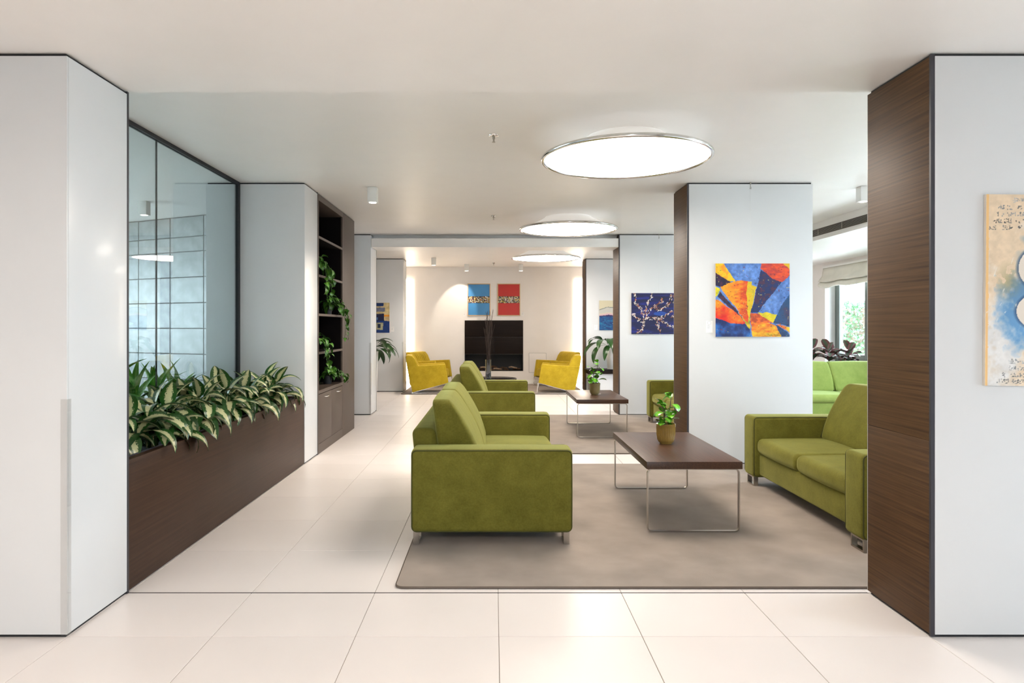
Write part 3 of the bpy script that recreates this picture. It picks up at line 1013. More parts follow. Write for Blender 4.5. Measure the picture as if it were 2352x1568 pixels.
downlight('white box downlight near the farthest left pillar', -1.26, 13.83, H2)
downlight('white box downlight above the blue framed picture', -0.63, 15.25, H2, (-0.85, 15.9, 1.95), 34, 0.35)
downlight('white box downlight above the red framed picture', 0.63, 15.25, H2, None, 0)
downlight('white box downlight half hidden by the near wood-sided pillar', 3.82, 6.80, H2)
downlight('white box downlight seen through the glass partition', -4.05, 7.62, H2, None, 15)

def sprinkler(label, x, y, top):
    S = thing('sprinkler', label, 'sprinkler', (x, y, top), 0, 'ceiling sprinklers')
    MB().lathe([(0.0, -0.014), (0.018, -0.014), (0.036, -0.006), (0.038, -0.001), (0.0, -0.001)], 24).build('flange', M['chrome'], S, smooth=40)
    MB().lathe([(0.0, -0.05), (0.006, -0.05), (0.007, -0.03), (0.011, -0.028), (0.011, -0.014), (0.0, -0.014)], 14).build('nozzle', M['steel'], S, smooth=40)
    MB().lathe([(0.0, -0.054), (0.013, -0.054), (0.013, -0.0515), (0.0, -0.0515)], 14).build('deflector', M['steel'], S, smooth=40)
    return S
sprinkler('nearest small metal sprinkler head on the ceiling', 0.0, 4.97, H2)
sprinkler('middle small metal sprinkler head on the ceiling', 0.0, 8.58, H2)
sprinkler('farthest tiny sprinkler head near the far wall', 0.0, 14.9, H2)

# ------------------------------------------------------------------ bench by the far right pillar
cs = thing('bench', 'dark topped white bench in front of the far right pillar', 'bench', (2.62, 13.66, 0))
box('top', M['wood_black'], -0.70, 0.62, -0.28, 0.28, 0.42, 0.50, cs, bevel=0.004)
box('body', M['panel'], -0.62, 0.58, -0.22, 0.26, 0.02, 0.42, cs, bevel=0.002)
box('plinth', M['core'], -0.60, 0.56, -0.20, 0.24, 0.0, 0.02, cs)

# ------------------------------------------------------------------ roman blind, planter ledge by the window
bl = thing('roman_blind', 'cream gathered roman blind over the window on the right', 'blind', (WX, 11.35, 0))
m = MB()
ny = 40
prof = [(0.02, 2.50), (0.03, 2.42), (0.05, 2.34), (0.10, 2.27), (0.11, 2.235), (0.06, 2.235), (0.05, 2.26), (0.10, 2.20), (0.13, 2.155), (0.11, 2.13), (0.05, 2.15), (0.03, 2.2)]
vs_, fs_ = [], []
for i in range(ny + 1):
    t = i / ny
    y = -1.18 + 2.36 * t
    sag = 0.028 * math.sin(PI * ((t * 3) % 1)) + 0.008 * math.sin(23 * t)
    for (d, z) in prof:
        k = (2.5 - z) / 0.37
        vs_.append((-d * (1 + 0.15 * math.sin(17 * t + z * 30)), y, z - sag * k))
n = len(prof)
for i in range(ny):
    for j in range(n - 1):
        fs_.append((i * n + j, i * n + j + 1, (i + 1) * n + j + 1, (i + 1) * n + j))
o = m.add(vs_, fs_).build('cloth', M['blind'], bl, smooth=180)
sm = o.modifiers.new('thickness', 'SOLIDIFY')
sm.thickness = 0.004
box('head_rail', M['white_metal'], -0.035, -0.001, -1.18, 1.18, 2.49, 2.53, bl)
lg = thing('planter_box', 'white planter ledge with burgundy plants behind the lime sofa', 'planter', (5.25, 10.80, 0))
box('body', M['panel'], -1.0, 1.0, -0.17, 0.17, 0.0, 0.76, lg, bevel=0.003)
box('soil', M['soil'], -0.97, 0.97, -0.14, 0.14, 0.76, 0.766, lg)

# ------------------------------------------------------------------ outdoors
g = box('ground', M['paving'], 6.7, 26.0, -12, 34, -0.3, -0.15)
g['kind'] = 'structure'
g = box('ground_front', M['paving'], -8.3, 6.7, -16, -3.85, -0.3, -0.15)
g['kind'] = 'structure'
g = box('ground_left', M['paving'], -24.0, -8.3, -6, 20, -0.3, -0.15)
g['kind'] = 'structure'
rng = np.random.default_rng(5)
def hedge(name, label, x0, x1, y0, y1, h, nleaf):
    H = thing(name, label, 'hedge', ((x0 + x1) / 2, (y0 + y1) / 2, -0.15))
    a, b = (x1 - x0) / 2, (y1 - y0) / 2
    MB().rbox(-a + .12, a - .12, -b + .12, b - .12, 0, h - .1, 0.1).build('inner_growth', M['stem_brown'], H)
    v, f = [], []
    for k in range(nleaf):
        face = rng.integers(0, 3)
        p = np.array([rng.uniform(-a, a), rng.uniform(-b, b), rng.uniform(0.05, h)])
        if face < 2:
            p[0] = (-a if rng.random() < 0.75 else a) + rng.normal(0, 0.05)
        else:
            p[2] = h + rng.normal(0, 0.06)
        d1 = rng.normal(0, 1, 3); d1 /= np.linalg.norm(d1)
        d2 = np.cross(d1, rng.normal(0, 1, 3)); d2 /= np.linalg.norm(d2)
        s = rng.uniform(0.04, 0.09)
        i0 = len(v)
        v += [tuple(p - d1 * s), tuple(p + d2 * s * .45), tuple(p + d1 * s), tuple(p - d2 * s * .45)]
        f.append((i0, i0 + 1, i0 + 2, i0 + 3))
    mm = MB(); mm.v = v; mm.f = f
    o = link('foliage', mm.mesh('foliage', normals=False), M['hedge'], H)
    o['kind'] = 'stuff'
hedge('hedge', 'green clipped hedge outside the window on the right', 12.0, 13.2, 8.0, 33.0, 2.25, 24000)

# ------------------------------------------------------------------ plants
def leaf_mesh(name, mat, L, W, th0, th1, pet=0.2, fold=0.25, shape='lance', nseg=10, nv=4, wave=0.0, petw=0.035):
    """leaf along +x, bending in the xz plane from angle th0 to th1 (degrees); luv attribute carries the pattern"""
    v, f, uv = [], [], []
    x = z = 0.0
    ds = L / nseg
    for i in range(nseg + 1):
        s = i / nseg
        th = math.radians(th0 + (th1 - th0) * s ** 1.25)
        if i:
            x += ds * math.cos(th)
            z += ds * math.sin(th)
        if s <= pet:
            w = W * petw
        else:
            t = (s - pet) / (1 - pet)
            if shape == 'lance':
                w = W * (math.sin(PI * t ** 0.75) ** 0.8) * (1 - 0.12 * t)
            elif shape == 'heart':
                w = W * (max(0.0, 1 - t) ** 0.75) * min(1.0, 0.55 + 3.2 * t) * 1.05
            elif shape == 'oval':
                w = W * math.sqrt(max(0.0, 1 - (2 * t - 1) ** 2)) ** 0.9
            else:
                w = W * (math.sin(PI * min(1, t) ** 1.3) ** 0.7)
            w = max(w, W * petw * (1 - t) + 0.0003)
        nx, nz = -math.sin(th), math.cos(th)
        for j in range(nv + 1):
            q = -1 + 2 * j / nv
            lift = fold * abs(q) * w + wave * W * math.sin(11 * s + 2 * q) * abs(q)
            v.append((x + nx * lift, q * w, z + nz * lift))
            uv.append((s, q if s > pet else 0.9, 0.0))
    n = nv + 1
    for i in range(nseg):
        for j in range(nv):
            f.append((i * n + j, i * n + j + 1, (i + 1) * n + j + 1, (i + 1) * n + j))
    me = bpy.data.meshes.new(name)
    me.from_pydata(v, [], f)
    at = me.attributes.new('luv', 'FLOAT_VECTOR', 'POINT')
    at.data.foreach_set('vector', [c for p in uv for c in p])
    me.polygons.foreach_set('use_smooth', [True] * len(f))
    me.materials.append(mat)
    me.update()
    return me

def put_leaf(me, parent, loc, az, pitch=0.0, roll=0.0, sc=1.0):
    o = bpy.data.objects.new('leaf', me)
    COL.objects.link(o)
    o.parent = parent
    o.location = loc
    o.rotation_euler = Euler((roll, pitch, az), 'XYZ')
    o.scale = (sc, sc, sc)
    return o

R = random.Random(11)
# variegated plants in the planter box
AG = [leaf_mesh('leaf', M['agla'], 0.37, 0.056, 62, -92, 0.30, 0.20, 'lance', 12, 4, 0.04),
      leaf_mesh('leaf', M['agla'], 0.34, 0.060, 52, -80, 0.28, 0.16, 'lance', 12, 4, 0.05),
      leaf_mesh('leaf', M['agla'], 0.32, 0.052, 76, -50, 0.28, 0.25, 'lance', 12, 4, 0.03),
      leaf_mesh('leaf', M['agla'], 0.29, 0.048, 84, 25, 0.25, 0.28, 'lance', 12, 4, 0.03),
      leaf_mesh('leaf', M['agla'], 0.38, 0.060, 46, -100, 0.32, 0.18, 'lance', 12, 4, 0.05)]
ordw = ['first', 'second', 'third', 'fourth', 'fifth', 'sixth', 'seventh', 'eighth', 'ninth', 'tenth', 'eleventh', 'twelfth']
spots = []
for k in range(11):
    y = 3.80 + k * 0.25
    spots.append((-2.13 + (0.05 if k % 2 else -0.04), y, 0.0))
for i, (x, y, dz) in enumerate(spots):
    lab = 'variegated green and cream leafy plant in the planter, %s from the near end' % ordw[i]
    if i == 10:
        lab = 'variegated leafy plant at the far end of the planter against the white pillar'
    P = thing('variegated_plant', lab, 'plant', (x, y, 0.57), R.uniform(0, 6.28), 'variegated plants in the planter box')
    stem_h = 0.23 + R.uniform(-0.04, 0.05) + (0.06 if i == 10 else 0)
    m = MB()
    crowns = []
    for c in range(3):
        a = c * 2.1 + R.uniform(-0.4, 0.4)
        hx, hy = 0.06 * math.cos(a), 0.06 * math.sin(a)
        hh = stem_h * R.uniform(0.65, 1.1)
        m.tube([(hx * 0.3, hy * 0.3, 0.0), (hx * 0.8, hy * 0.8, hh * 0.5), (hx, hy, hh)], [0.011, 0.010, 0.007], 6)
        crowns.append((hx, hy, hh, a))
    m.build('stem', M['stem'], P, smooth=180)
    for (hx, hy, hh, a) in crowns:
        nl = 11
        for k in range(nl):
            az = a + k * 2.399 + R.uniform(-0.3, 0.3)
            lvl = k / nl
            me = AG[R.choice([0, 1, 4, 0, 1])] if lvl < 0.68 else (AG[2] if lvl < 0.85 else AG[3])
            put_leaf(me, P, (hx, hy, hh * (0.40 + 0.60 * lvl)), az, R.uniform(-0.15, 0.12), R.uniform(-0.25, 0.25), R.uniform(0.85, 1.1))
# bright upright plants behind the glass
DR = [leaf_mesh('leaf', M['drac'], 0.52, 0.046, 80, 25, 0.05, 0.35, 'lance', 10, 2, 0.02, 0.4),
      leaf_mesh('leaf', M['drac'], 0.46, 0.044, 72, -35, 0.05, 0.35, 'lance', 10, 2, 0.02, 0.4),
      leaf_mesh('leaf', M['drac'], 0.56, 0.044, 86, 55, 0.05, 0.35, 'lance', 10, 2, 0.02, 0.4)]
for i, (x, y, h) in enumerate([(-2.96, 4.52, 0.14), (-2.98, 4.98, 0.18), (-2.96, 5.4, 0.10), (-2.98, 5.8, 0.08), (-2.96, 6.2, 0.05)]):
    P = thing('dracaena', 'bright green upright strap-leaved plant behind the glass, %s from the near end' % ordw[i], 'plant', (x, y, 0.612), R.uniform(0, 6), 'upright plants behind the glass')
    MB().tube([(0, 0, 0), (0.005, 0, h + 0.03)], [0.014, 0.010], 7).build('stem', M['stem'], P, smooth=180)
    for k in range(13):
        put_leaf(DR[k % 3], P, (0, 0, h * (0.4 + 0.6 * k / 12)), k * 2.399 + R.uniform(-.2, .2), R.uniform(-0.12, 0.25) * 0.6, R.uniform(-.2, .2), R.uniform(0.75, 1.05) * (1.0 if i < 2 else 0.85))

# trailing pothos on the bookcase shelves
PO = [leaf_mesh('leaf', M['pothos'], 0.105, 0.036, 20, -80, 0.22, 0.15, 'heart', 8, 4, 0.03, 0.05),
      leaf_mesh('leaf', M['pothos'], 0.125, 0.043, 10, -95, 0.22, 0.12, 'heart', 8, 4, 0.04, 0.05),
      leaf_mesh('leaf', M['pothos'], 0.09, 0.030, 40, -60, 0.25, 0.2, 'heart', 8, 4, 0.03, 0.05)]
def pothos(label, y, z, trails, nb):
    x = XL - 0.13
    P = thing('pothos', label, 'plant', (x, y, z), 0, 'trailing plants on the bookcase shelves')
    MB().lathe([(0.0, 0.0), (0.048, 0.0), (0.06, 0.10), (0.056, 0.10), (0.046, 0.085), (0.0, 0.085)], 24).build('pot', M['pot_dark'], P, smooth=40)
    for k in range(nb):
        az = k * 2.399
        rr = R.uniform(0.0, 0.10)
        put_leaf(PO[k % 3], P, (rr * math.cos(az) + 0.04, rr * math.sin(az) * 1.2, 0.10 + R.uniform(0.0, 0.15) * (1 - rr * 6)), az if k % 3 else R.uniform(-0.8, 0.8), R.uniform(-0.3, 0.4), R.uniform(-0.4, 0.4), R.uniform(0.85, 1.25))
    for (dy, ln, out) in trails:
        pts = []
        n = 14
        for i in range(n + 1):
            t = i / n
            fx = 0.03 + (0.125 + out) * min(1, t * 3.2) + 0.012 * math.sin(6 * t + dy * 40)
            drop = max(0, t - 0.22) / 0.78
            pts.append((fx, dy * min(1, t * 2.2) + 0.02 * math.sin(5 * t + dy * 30), 0.10 + 0.05 * math.sin(PI * min(1, t * 3.5) * 0.8) - ln * drop))
        MB().tube(pts, 0.0025, 5).build('vine', M['stem'], P, smooth=180)
        nlv = max(4, int(ln / 0.045))
        for i in range(nlv):
            t = 0.15 + 0.85 * (i + 0.5) / nlv
            p = pts[min(n, int(t * n))]
            put_leaf(PO[R.randrange(3)], P, p, R.uniform(-1.5, 1.5), R.uniform(0.2, 0.9), R.uniform(-0.5, 0.5), R.uniform(0.75, 1.15) * (1.1 - 0.3 * t))
    return P
pothos('highest trailing pothos, at the near end of a bookcase shelf', 7.32, SHELF_Z[1] + 0.0245, [(-0.06, 0.28, 0.01), (0.02, 0.42, 0.02), (0.12, 0.22, 0.01), (0.30, 0.40, 0.0), (0.2, 0.15, 0.0), (-0.02, 0.2, 0.03)], 40)
pothos('long trailing pothos hanging over the far end of the middle shelf', 8.02, SHELF_Z[2] + 0.0245, [(0.10, 0.45, 0.03), (0.16, 0.3, 0.05), (-0.06, 0.12, 0.0), (0.05, 0.2, 0.04)], 36)
pothos('pale trailing pothos at the near end of the lowest shelf board', 7.27, SHELF_Z[3] + 0.0245, [(-0.05, 0.2, 0.02), (0.05, 0.36, 0.02), (0.14, 0.30, 0.02), (0.0, 0.15, 0.03)], 34)
pothos('bushy pothos at the far end of the bookcase bottom board', 8.02, 0.689, [(0.1, 0.06, 0.03), (0.02, 0.05, 0.03)], 44)

# small potted plants on the coffee tables
PE = [leaf_mesh('leaf', M['pepero'], 0.085, 0.026, 30, -30, 0.22, 0.2, 'oval', 8, 4, 0.0, 0.06),
      leaf_mesh('leaf', M['pepero'], 0.075, 0.024, 50, 5, 0.22, 0.2, 'oval', 8, 4, 0.0, 0.06),
      leaf_mesh('leaf', M['pepero'], 0.07, 0.025, 10, -70, 0.22, 0.2, 'oval', 8, 4, 0.0, 0.06)]
def table_plant(label, loc, ribbed, sc, seed):
    rr = random.Random(seed)
    P = thing('potted_plant', label, 'potted plant', loc, 0, 'small potted plants on the coffee tables')
    n = 96 if ribbed else 36
    prof = [(0.0, 0.0), (0.047, 0.0), (0.048, 0.006), (0.053, 0.010), (0.063, 0.03), (0.069, 0.07), (0.0705, 0.128), (0.0725, 0.132), (0.0735, 0.150), (0.0705, 0.152), (0.067, 0.146), (0.065, 0.128), (0.0, 0.126)]
    def wob(i, k):
        return (0.0016 * math.cos(2 * PI * k / 3.0) if 3 <= i <= 6 else 0.0)
    pot = MB().lathe(prof, n, wob=wob if ribbed else None).build('pot', M['pot_glaze'] if ribbed else M['pot_olive'], P, smooth=40)
    MB().lathe([(0.0, 0.1265), (0.0645, 0.1265), (0.05, 0.132), (0.0, 0.134)], 20).build('soil', M['soil'], P, smooth=60)
    for sidx in range(3):
        a = sidx * 2.1 + rr.uniform(-.3, .3)
        hh = (0.23, 0.18, 0.14)[sidx] * sc
        bx, by = 0.02 * math.cos(a), 0.02 * math.sin(a)
        tx, ty = bx + 0.025 * math.cos(a + .5), by + 0.025 * math.sin(a + .5)
        pts = [(bx, by, 0.125), (bx * 1.3, by * 1.3, 0.125 + hh * 0.5), (tx, ty, 0.125 + hh)]
        MB().tube(pts, [0.0045, 0.004, 0.003], 6).build('stem', M['stem_brown'], P, smooth=180)
        nl = 8
        for k in range(nl):
            t = 0.18 + 0.82 * k / (nl - 1)
            q = Vector(pts[0]).lerp(Vector(pts[2]), t)
            me = PE[1] if t > 0.85 else PE[(k % 2) * 2]
            put_leaf(me, P, q, k * 2.399 + a, rr.uniform(-0.3, 0.3), rr.uniform(-.3, .3), rr.uniform(1.0, 1.4) * sc)
    return P
table_plant('small green plant in a ribbed mustard glazed pot, nearest coffee table', (1.325, 5.06, RT + 0.4735), True, 1.0, 4)
table_plant('small green plant in a smooth olive pot, farther coffee table', (1.335, 8.69, RT + 0.4735), False, 1.25, 9)

# large leafy plants near the far pillars
LI = [leaf_mesh('leaf', M['lily'], 0.72, 0.075, 62, -62, 0.40, 0.25, 'lance', 14, 4, 0.04, 0.05),
      leaf_mesh('leaf', M['lily'], 0.62, 0.062, 74, -40, 0.42, 0.25, 'lance', 14, 4, 0.04, 0.05),
      leaf_mesh('leaf', M['lily'], 0.70, 0.060, 48, -95, 0.45, 0.25, 'lance', 14, 4, 0.05, 0.05)]
def lily(label, loc, pot_h, nl, sc, seed, pot_r=0.13, half=False):
    rr = random.Random(seed)
    P = thing('leafy_plant', label, 'plant', loc)
    MB().lathe([(0.0, 0.0), (pot_r * 0.78, 0.0), (pot_r, pot_h), (pot_r * 0.93, pot_h), (pot_r * 0.9, pot_h - 0.03), (0.0, pot_h - 0.03)], 32).build('pot', M['pot_white'], P, smooth=40)
    MB().lathe([(0.0, pot_h - 0.029), (pot_r * 0.89, pot_h - 0.029), (0.0, pot_h - 0.015)], 24).build('soil', M['soil'], P)
    for k in range(nl):
        az = -PI * (0.04 + 0.92 * ((k * 0.618) % 1.0)) if half else k * 2.399 + rr.uniform(-.2, .2)
        put_leaf(LI[k % 3], P, (0.035 * math.cos(az), 0.035 * math.sin(az), pot_h - 0.02), az, rr.uniform(-0.15, 0.25), rr.uniform(-.3, .3), rr.uniform(0.75, 1.05) * sc)
    return P
lily('dark green broad-leaved plant standing on the far right bench', (2.47, 13.70, 0.501), 0.44, 19, 1.15, 3, half=True)
lily('dark green drooping plant peeking out behind the left white pillar', (-2.32, 12.3, 0.0), 0.92, 44, 0.95, 8, 0.16)

# burgundy rubber plants on the window ledge
RU = [leaf_mesh('leaf', M['rubber'], 0.23, 0.064, 62, -5, 0.15, 0.25, 'oval', 8, 4, 0.02, 0.08),
      leaf_mesh('leaf', M['rubber'], 0.21, 0.060, 35, -45, 0.15, 0.25, 'oval', 8, 4, 0.02, 0.08),
      leaf_mesh('leaf', M['rubber'], 0.20, 0.055, 82, 45, 0.15, 0.3, 'oval', 8, 4, 0.02, 0.08)]
for i, x in enumerate([4.62, 4.93, 5.22, 5.52, 5.82]):
    P = thing('rubber_plant', 'burgundy leaved plant behind the lime sofa, %s from the left' % ordw[i], 'plant', (x, 10.80 + (0.03 if i % 2 else -0.03), 0.766), R.uniform(0, 6), 'burgundy plants behind the lime sofa')
    hh = R.uniform(0.16, 0.27)
    MB().tube([(0, 0, 0), (0.01, 0.0, hh)], [0.009, 0.006], 7).build('stem', M['stem_brown'], P, smooth=180)
    for k in range(19):
        t = k / 18
        put_leaf(RU[2] if t > 0.85 else RU[k % 2], P, (0.01 * t, 0, hh * (0.15 + 0.85 * t)), k * 2.399, R.uniform(-.2, .25), R.uniform(-.4, .4), R.uniform(0.85, 1.15))

# ------------------------------------------------------------------ paintings
def srgb(c):
    c = np.asarray(c, float) / 255.0
    return np.where(c <= 0.04045, c / 12.92, ((c + 0.055) / 1.055) ** 2.4)

def vnoise(u, v, fu, fv, seed):
    g_ = np.random.default_rng(seed)
    n = 64
    T = g_.random((n, n))
    x, y = u * fu, v * fv
    xi, yi = np.floor(x).astype(int), np.floor(y).astype(int)
    fx_, fy_ = x - xi, y - yi
    fx_ = fx_ * fx_ * (3 - 2 * fx_)
    fy_ = fy_ * fy_ * (3 - 2 * fy_)
    def t(a, b):
        return T[a % n, b % n]
    return (t(xi, yi) * (1 - fx_) + t(xi + 1, yi) * fx_) * (1 - fy_) + (t(xi, yi + 1) * (1 - fx_) + t(xi + 1, yi + 1) * fx_) * fy_

def fbm(u, v, f, seed, asp=1.0):
    s = 0
    a = 0.5
    for k in range(4):
        s = s + a * vnoise(u, v, f * 2 ** k, f * asp * 2 ** k, seed + k)
        a *= 0.5
    return s / 0.9375

def inpoly(u, v, poly):
    r = np.zeros(u.shape, bool)
    n = len(poly)
    for i in range(n):
        x0, y0 = poly[i]
        x1, y1 = poly[(i + 1) % n]
        if y0 == y1:
            continue
        c = ((y0 > v) != (y1 > v)) & (u < (x1 - x0) * (v - y0) / (y1 - y0) + x0)
        r ^= c
    return r

def canvas(name, label, cx, y, cz, w, h, res, fn, thick=0.022, cat='painting', edge=None, frame=None, rot=0.0):
    """picture hanging on a face that looks towards -y; fn(u, v) -> rgb, u right, v down"""
    T = thing(name, label, cat, (cx, y, cz))
    T.rotation_euler = (0, rot, 0)
    nx, ny = res
    U, V = np.meshgrid(np.linspace(0, 1, nx), np.linspace(0, 1, ny))
    rgb = fn(U, V)
    co = np.stack([(U - 0.5) * w, np.full_like(U, -thick - 0.0006), (0.5 - V) * h], -1).reshape(-1, 3)
    idx = np.arange(nx * ny).reshape(ny, nx)
    q = np.stack([idx[1:, :-1], idx[1:, 1:], idx[:-1, 1:], idx[:-1, :-1]], -1).reshape(-1, 4)
    me = bpy.data.meshes.new('painted_surface')
    me.from_pydata(co.tolist(), [], q.tolist())
    at = me.attributes.new('paint', 'FLOAT_COLOR', 'POINT')
    rgba = np.concatenate([np.clip(srgb(np.clip(rgb, 0, 255)) * 0.80, 0, 1), np.ones(rgb.shape[:2] + (1,))], -1)
    at.data.foreach_set('color', rgba.reshape(-1).astype(np.float32))
    me.materials.append(M['paint'])
    link('painted_surface', me, None, T)
    if frame:
        fw, fd = frame
        m = MB()
        m.box(-w / 2 - fw, -w / 2, -fd, -0.002, -h / 2 - fw, h / 2 + fw).box(w / 2, w / 2 + fw, -fd, -0.002, -h / 2 - fw, h / 2 + fw)
        m.box(-w / 2, w / 2, -fd, -0.002, h / 2, h / 2 + fw).box(-w / 2, w / 2, -fd, -0.002, -h / 2 - fw, -h / 2)
        m.build('frame', M['frame_wood'], T)
        box('backing', M['canvas'], -w / 2, w / 2, -thick, -0.002, -h / 2, h / 2, T)
    else:
        box('stretcher', edge or M['canvas'], -w / 2, w / 2, -thick, -0.002, -h / 2, h / 2, T)
    return T

def mixc(base, mask, col):
    m = np.asarray(mask, float)[..., None]
    return base * (1 - m) + np.asarray(col, float) * m

def dab(rgb, U, V, x, y, ang_, a, b, col, asp=1.0):
    dx, dy = (U - x) * asp, V - y
    c, s = math.cos(ang_), math.sin(ang_)
    p, q = dx * c + dy * s, -dx * s + dy * c
    return mixc(rgb, (p / a) ** 2 + (q / b) ** 2 < 1, col)

def art_abstract(U, V):
    u = U + 0.012 * (fbm(U, V, 22, 1) - 0.5) * 2
    v = V + 0.012 * (fbm(U, V, 22, 9) - 0.5) * 2
    x, y = u * 1215 + 165, v * 1200 + 180
    n1, n2, n3 = fbm(U, V, 9, 21), fbm(U, V, 26, 31), fbm(U, V, 14, 41, 3.0)
    rgb = np.zeros(U.shape + (3,)) + np.array([92, 134, 205])
    rgb = rgb + ((n1 - 0.5) * 55 + (n2 - 0.5) * 40)[..., None]
    def poly(pts, c0, c1, nz, k=1.0):
        nonlocal rgb
        t = np.clip((nz - 0.5) * 3.2 * k + 0.5, 0, 1)[..., None]
        c = np.array(c0, float) * (1 - t) + np.array(c1, float) * t
        m = inpoly(x, y, pts)[..., None]
        rgb = np.where(m, c, rgb)
    poly([(100, 1060), (250, 1100), (420, 1160), (660, 1170), (720, 1230), (760, 1450), (100, 1450)], (10, 35, 95), (40, 110, 190), n1)
    poly([(100, 100), (280, 100), (300, 190), (490, 480), (400, 470), (100, 290)], (252, 210, 0), (230, 140, 10), n2 - 0.12)
    poly([(100, 320), (170, 330), (420, 480), (300, 550), (240, 570), (100, 530)], (18, 12, 60), (70, 25, 60), n2)
    poly([(100, 540), (250, 600), (200, 700), (100, 790)], (245, 225, 20), (190, 190, 30), n1)
    poly([(245, 640), (200, 720), (360, 870), (480, 980), (640, 1130), (520, 960), (330, 740)], (8, 28, 75), (70, 35, 60), n2)
    poly([(100, 760), (200, 770), (380, 900), (560, 1030), (650, 1150), (650, 1170), (420, 1160), (250, 1100), (100, 1050)], (225, 20, 5), (255, 150, 5), n1 * 0.6 + 0.4 * (1.15 - V))
    poly([(910, 290), (1250, 480), (960, 850), (870, 985), (735, 985), (800, 780), (860, 480)], (6, 40, 105), (75, 35, 65), n2 - 0.06)
    poly([(930, 100), (1170, 100), (1450, 290), (1340, 420), (1250, 485), (1100, 430), (905, 270)], (205, 60, 50), (245, 85, 25), n3)
    poly([(1170, 100), (1450, 100), (1450, 330)], (252, 205, 10), (225, 170, 20), n2)
    poly([(1450, 600), (1300, 780), (1200, 960), (1170, 1030), (1110, 1150), (1200, 1170), (1450, 1230)], (8, 75, 125), (60, 55, 95), n1)
    poly([(245, 560), (380, 500), (560, 458), (680, 465), (725, 470), (700, 1000), (720, 1200), (640, 1110), (480, 880), (340, 710)], (225, 70, 10), (255, 160, 5), n3 * 0.55 + 0.45 * np.clip(1.25 - np.abs((x - 330) / 330), 0, 1))
    poly([(690, 465), (760, 480), (760, 540), (840, 560), (810, 700), (760, 900), (735, 1000), (720, 1130), (690, 990), (680, 700)], (250, 205, 0), (205, 180, 30), n2)
    poly([(520, 960), (620, 1080), (690, 1160), (735, 1000), (735, 1260), (690, 1220), (620, 1100)], (150, 150, 25), (210, 180, 20), n2)
    poly([(860, 990), (1000, 982), (1172, 1020), (1110, 1155), (960, 1070)], (225, 205, 10), (250, 215, 10), n1)
    poly([(735, 990), (860, 1000), (1000, 1080), (1110, 1150), (1000, 1160), (740, 1150)], (195, 70, 25), (235, 105, 25), n2)
    poly([(745, 1150), (1000, 1150), (1130, 1180), (1240, 1340), (1250, 1450), (770, 1450)], (235, 95, 10), (250, 200, 5), n3 * 0.5 + 0.75 * (V - 0.55))
    poly([(1130, 1165), (1190, 1200), (1370, 1330), (1450, 1450), (1280, 1450), (1235, 1350)], (5, 60, 110), (25, 75, 120), n2)
    poly([(1155, 1178), (1450, 1235), (1450, 1340), (1370, 1310)], (240, 205, 20), (240, 110, 20), n1)
    # speckles of palette knife paint
    sp = vnoise(U, V, 55, 62, 77)
    rgb = np.where((sp > 0.90)[..., None] & (n1 > 0.48)[..., None], np.array([125, 30, 35.0]), rgb)
    rgb = np.where((sp < 0.07)[..., None] & (n1 < 0.52)[..., None], np.array([15, 25, 60.0]), rgb)
    sp2 = vnoise(U, V, 48, 70, 91)
    rgb = np.where((sp2 > 0.94)[..., None] & (n1 > 0.5)[..., None], np.array([215, 200, 90.0]), rgb)
    rgb = rgb * (0.86 + 0.28 * n2)[..., None]
    return rgb

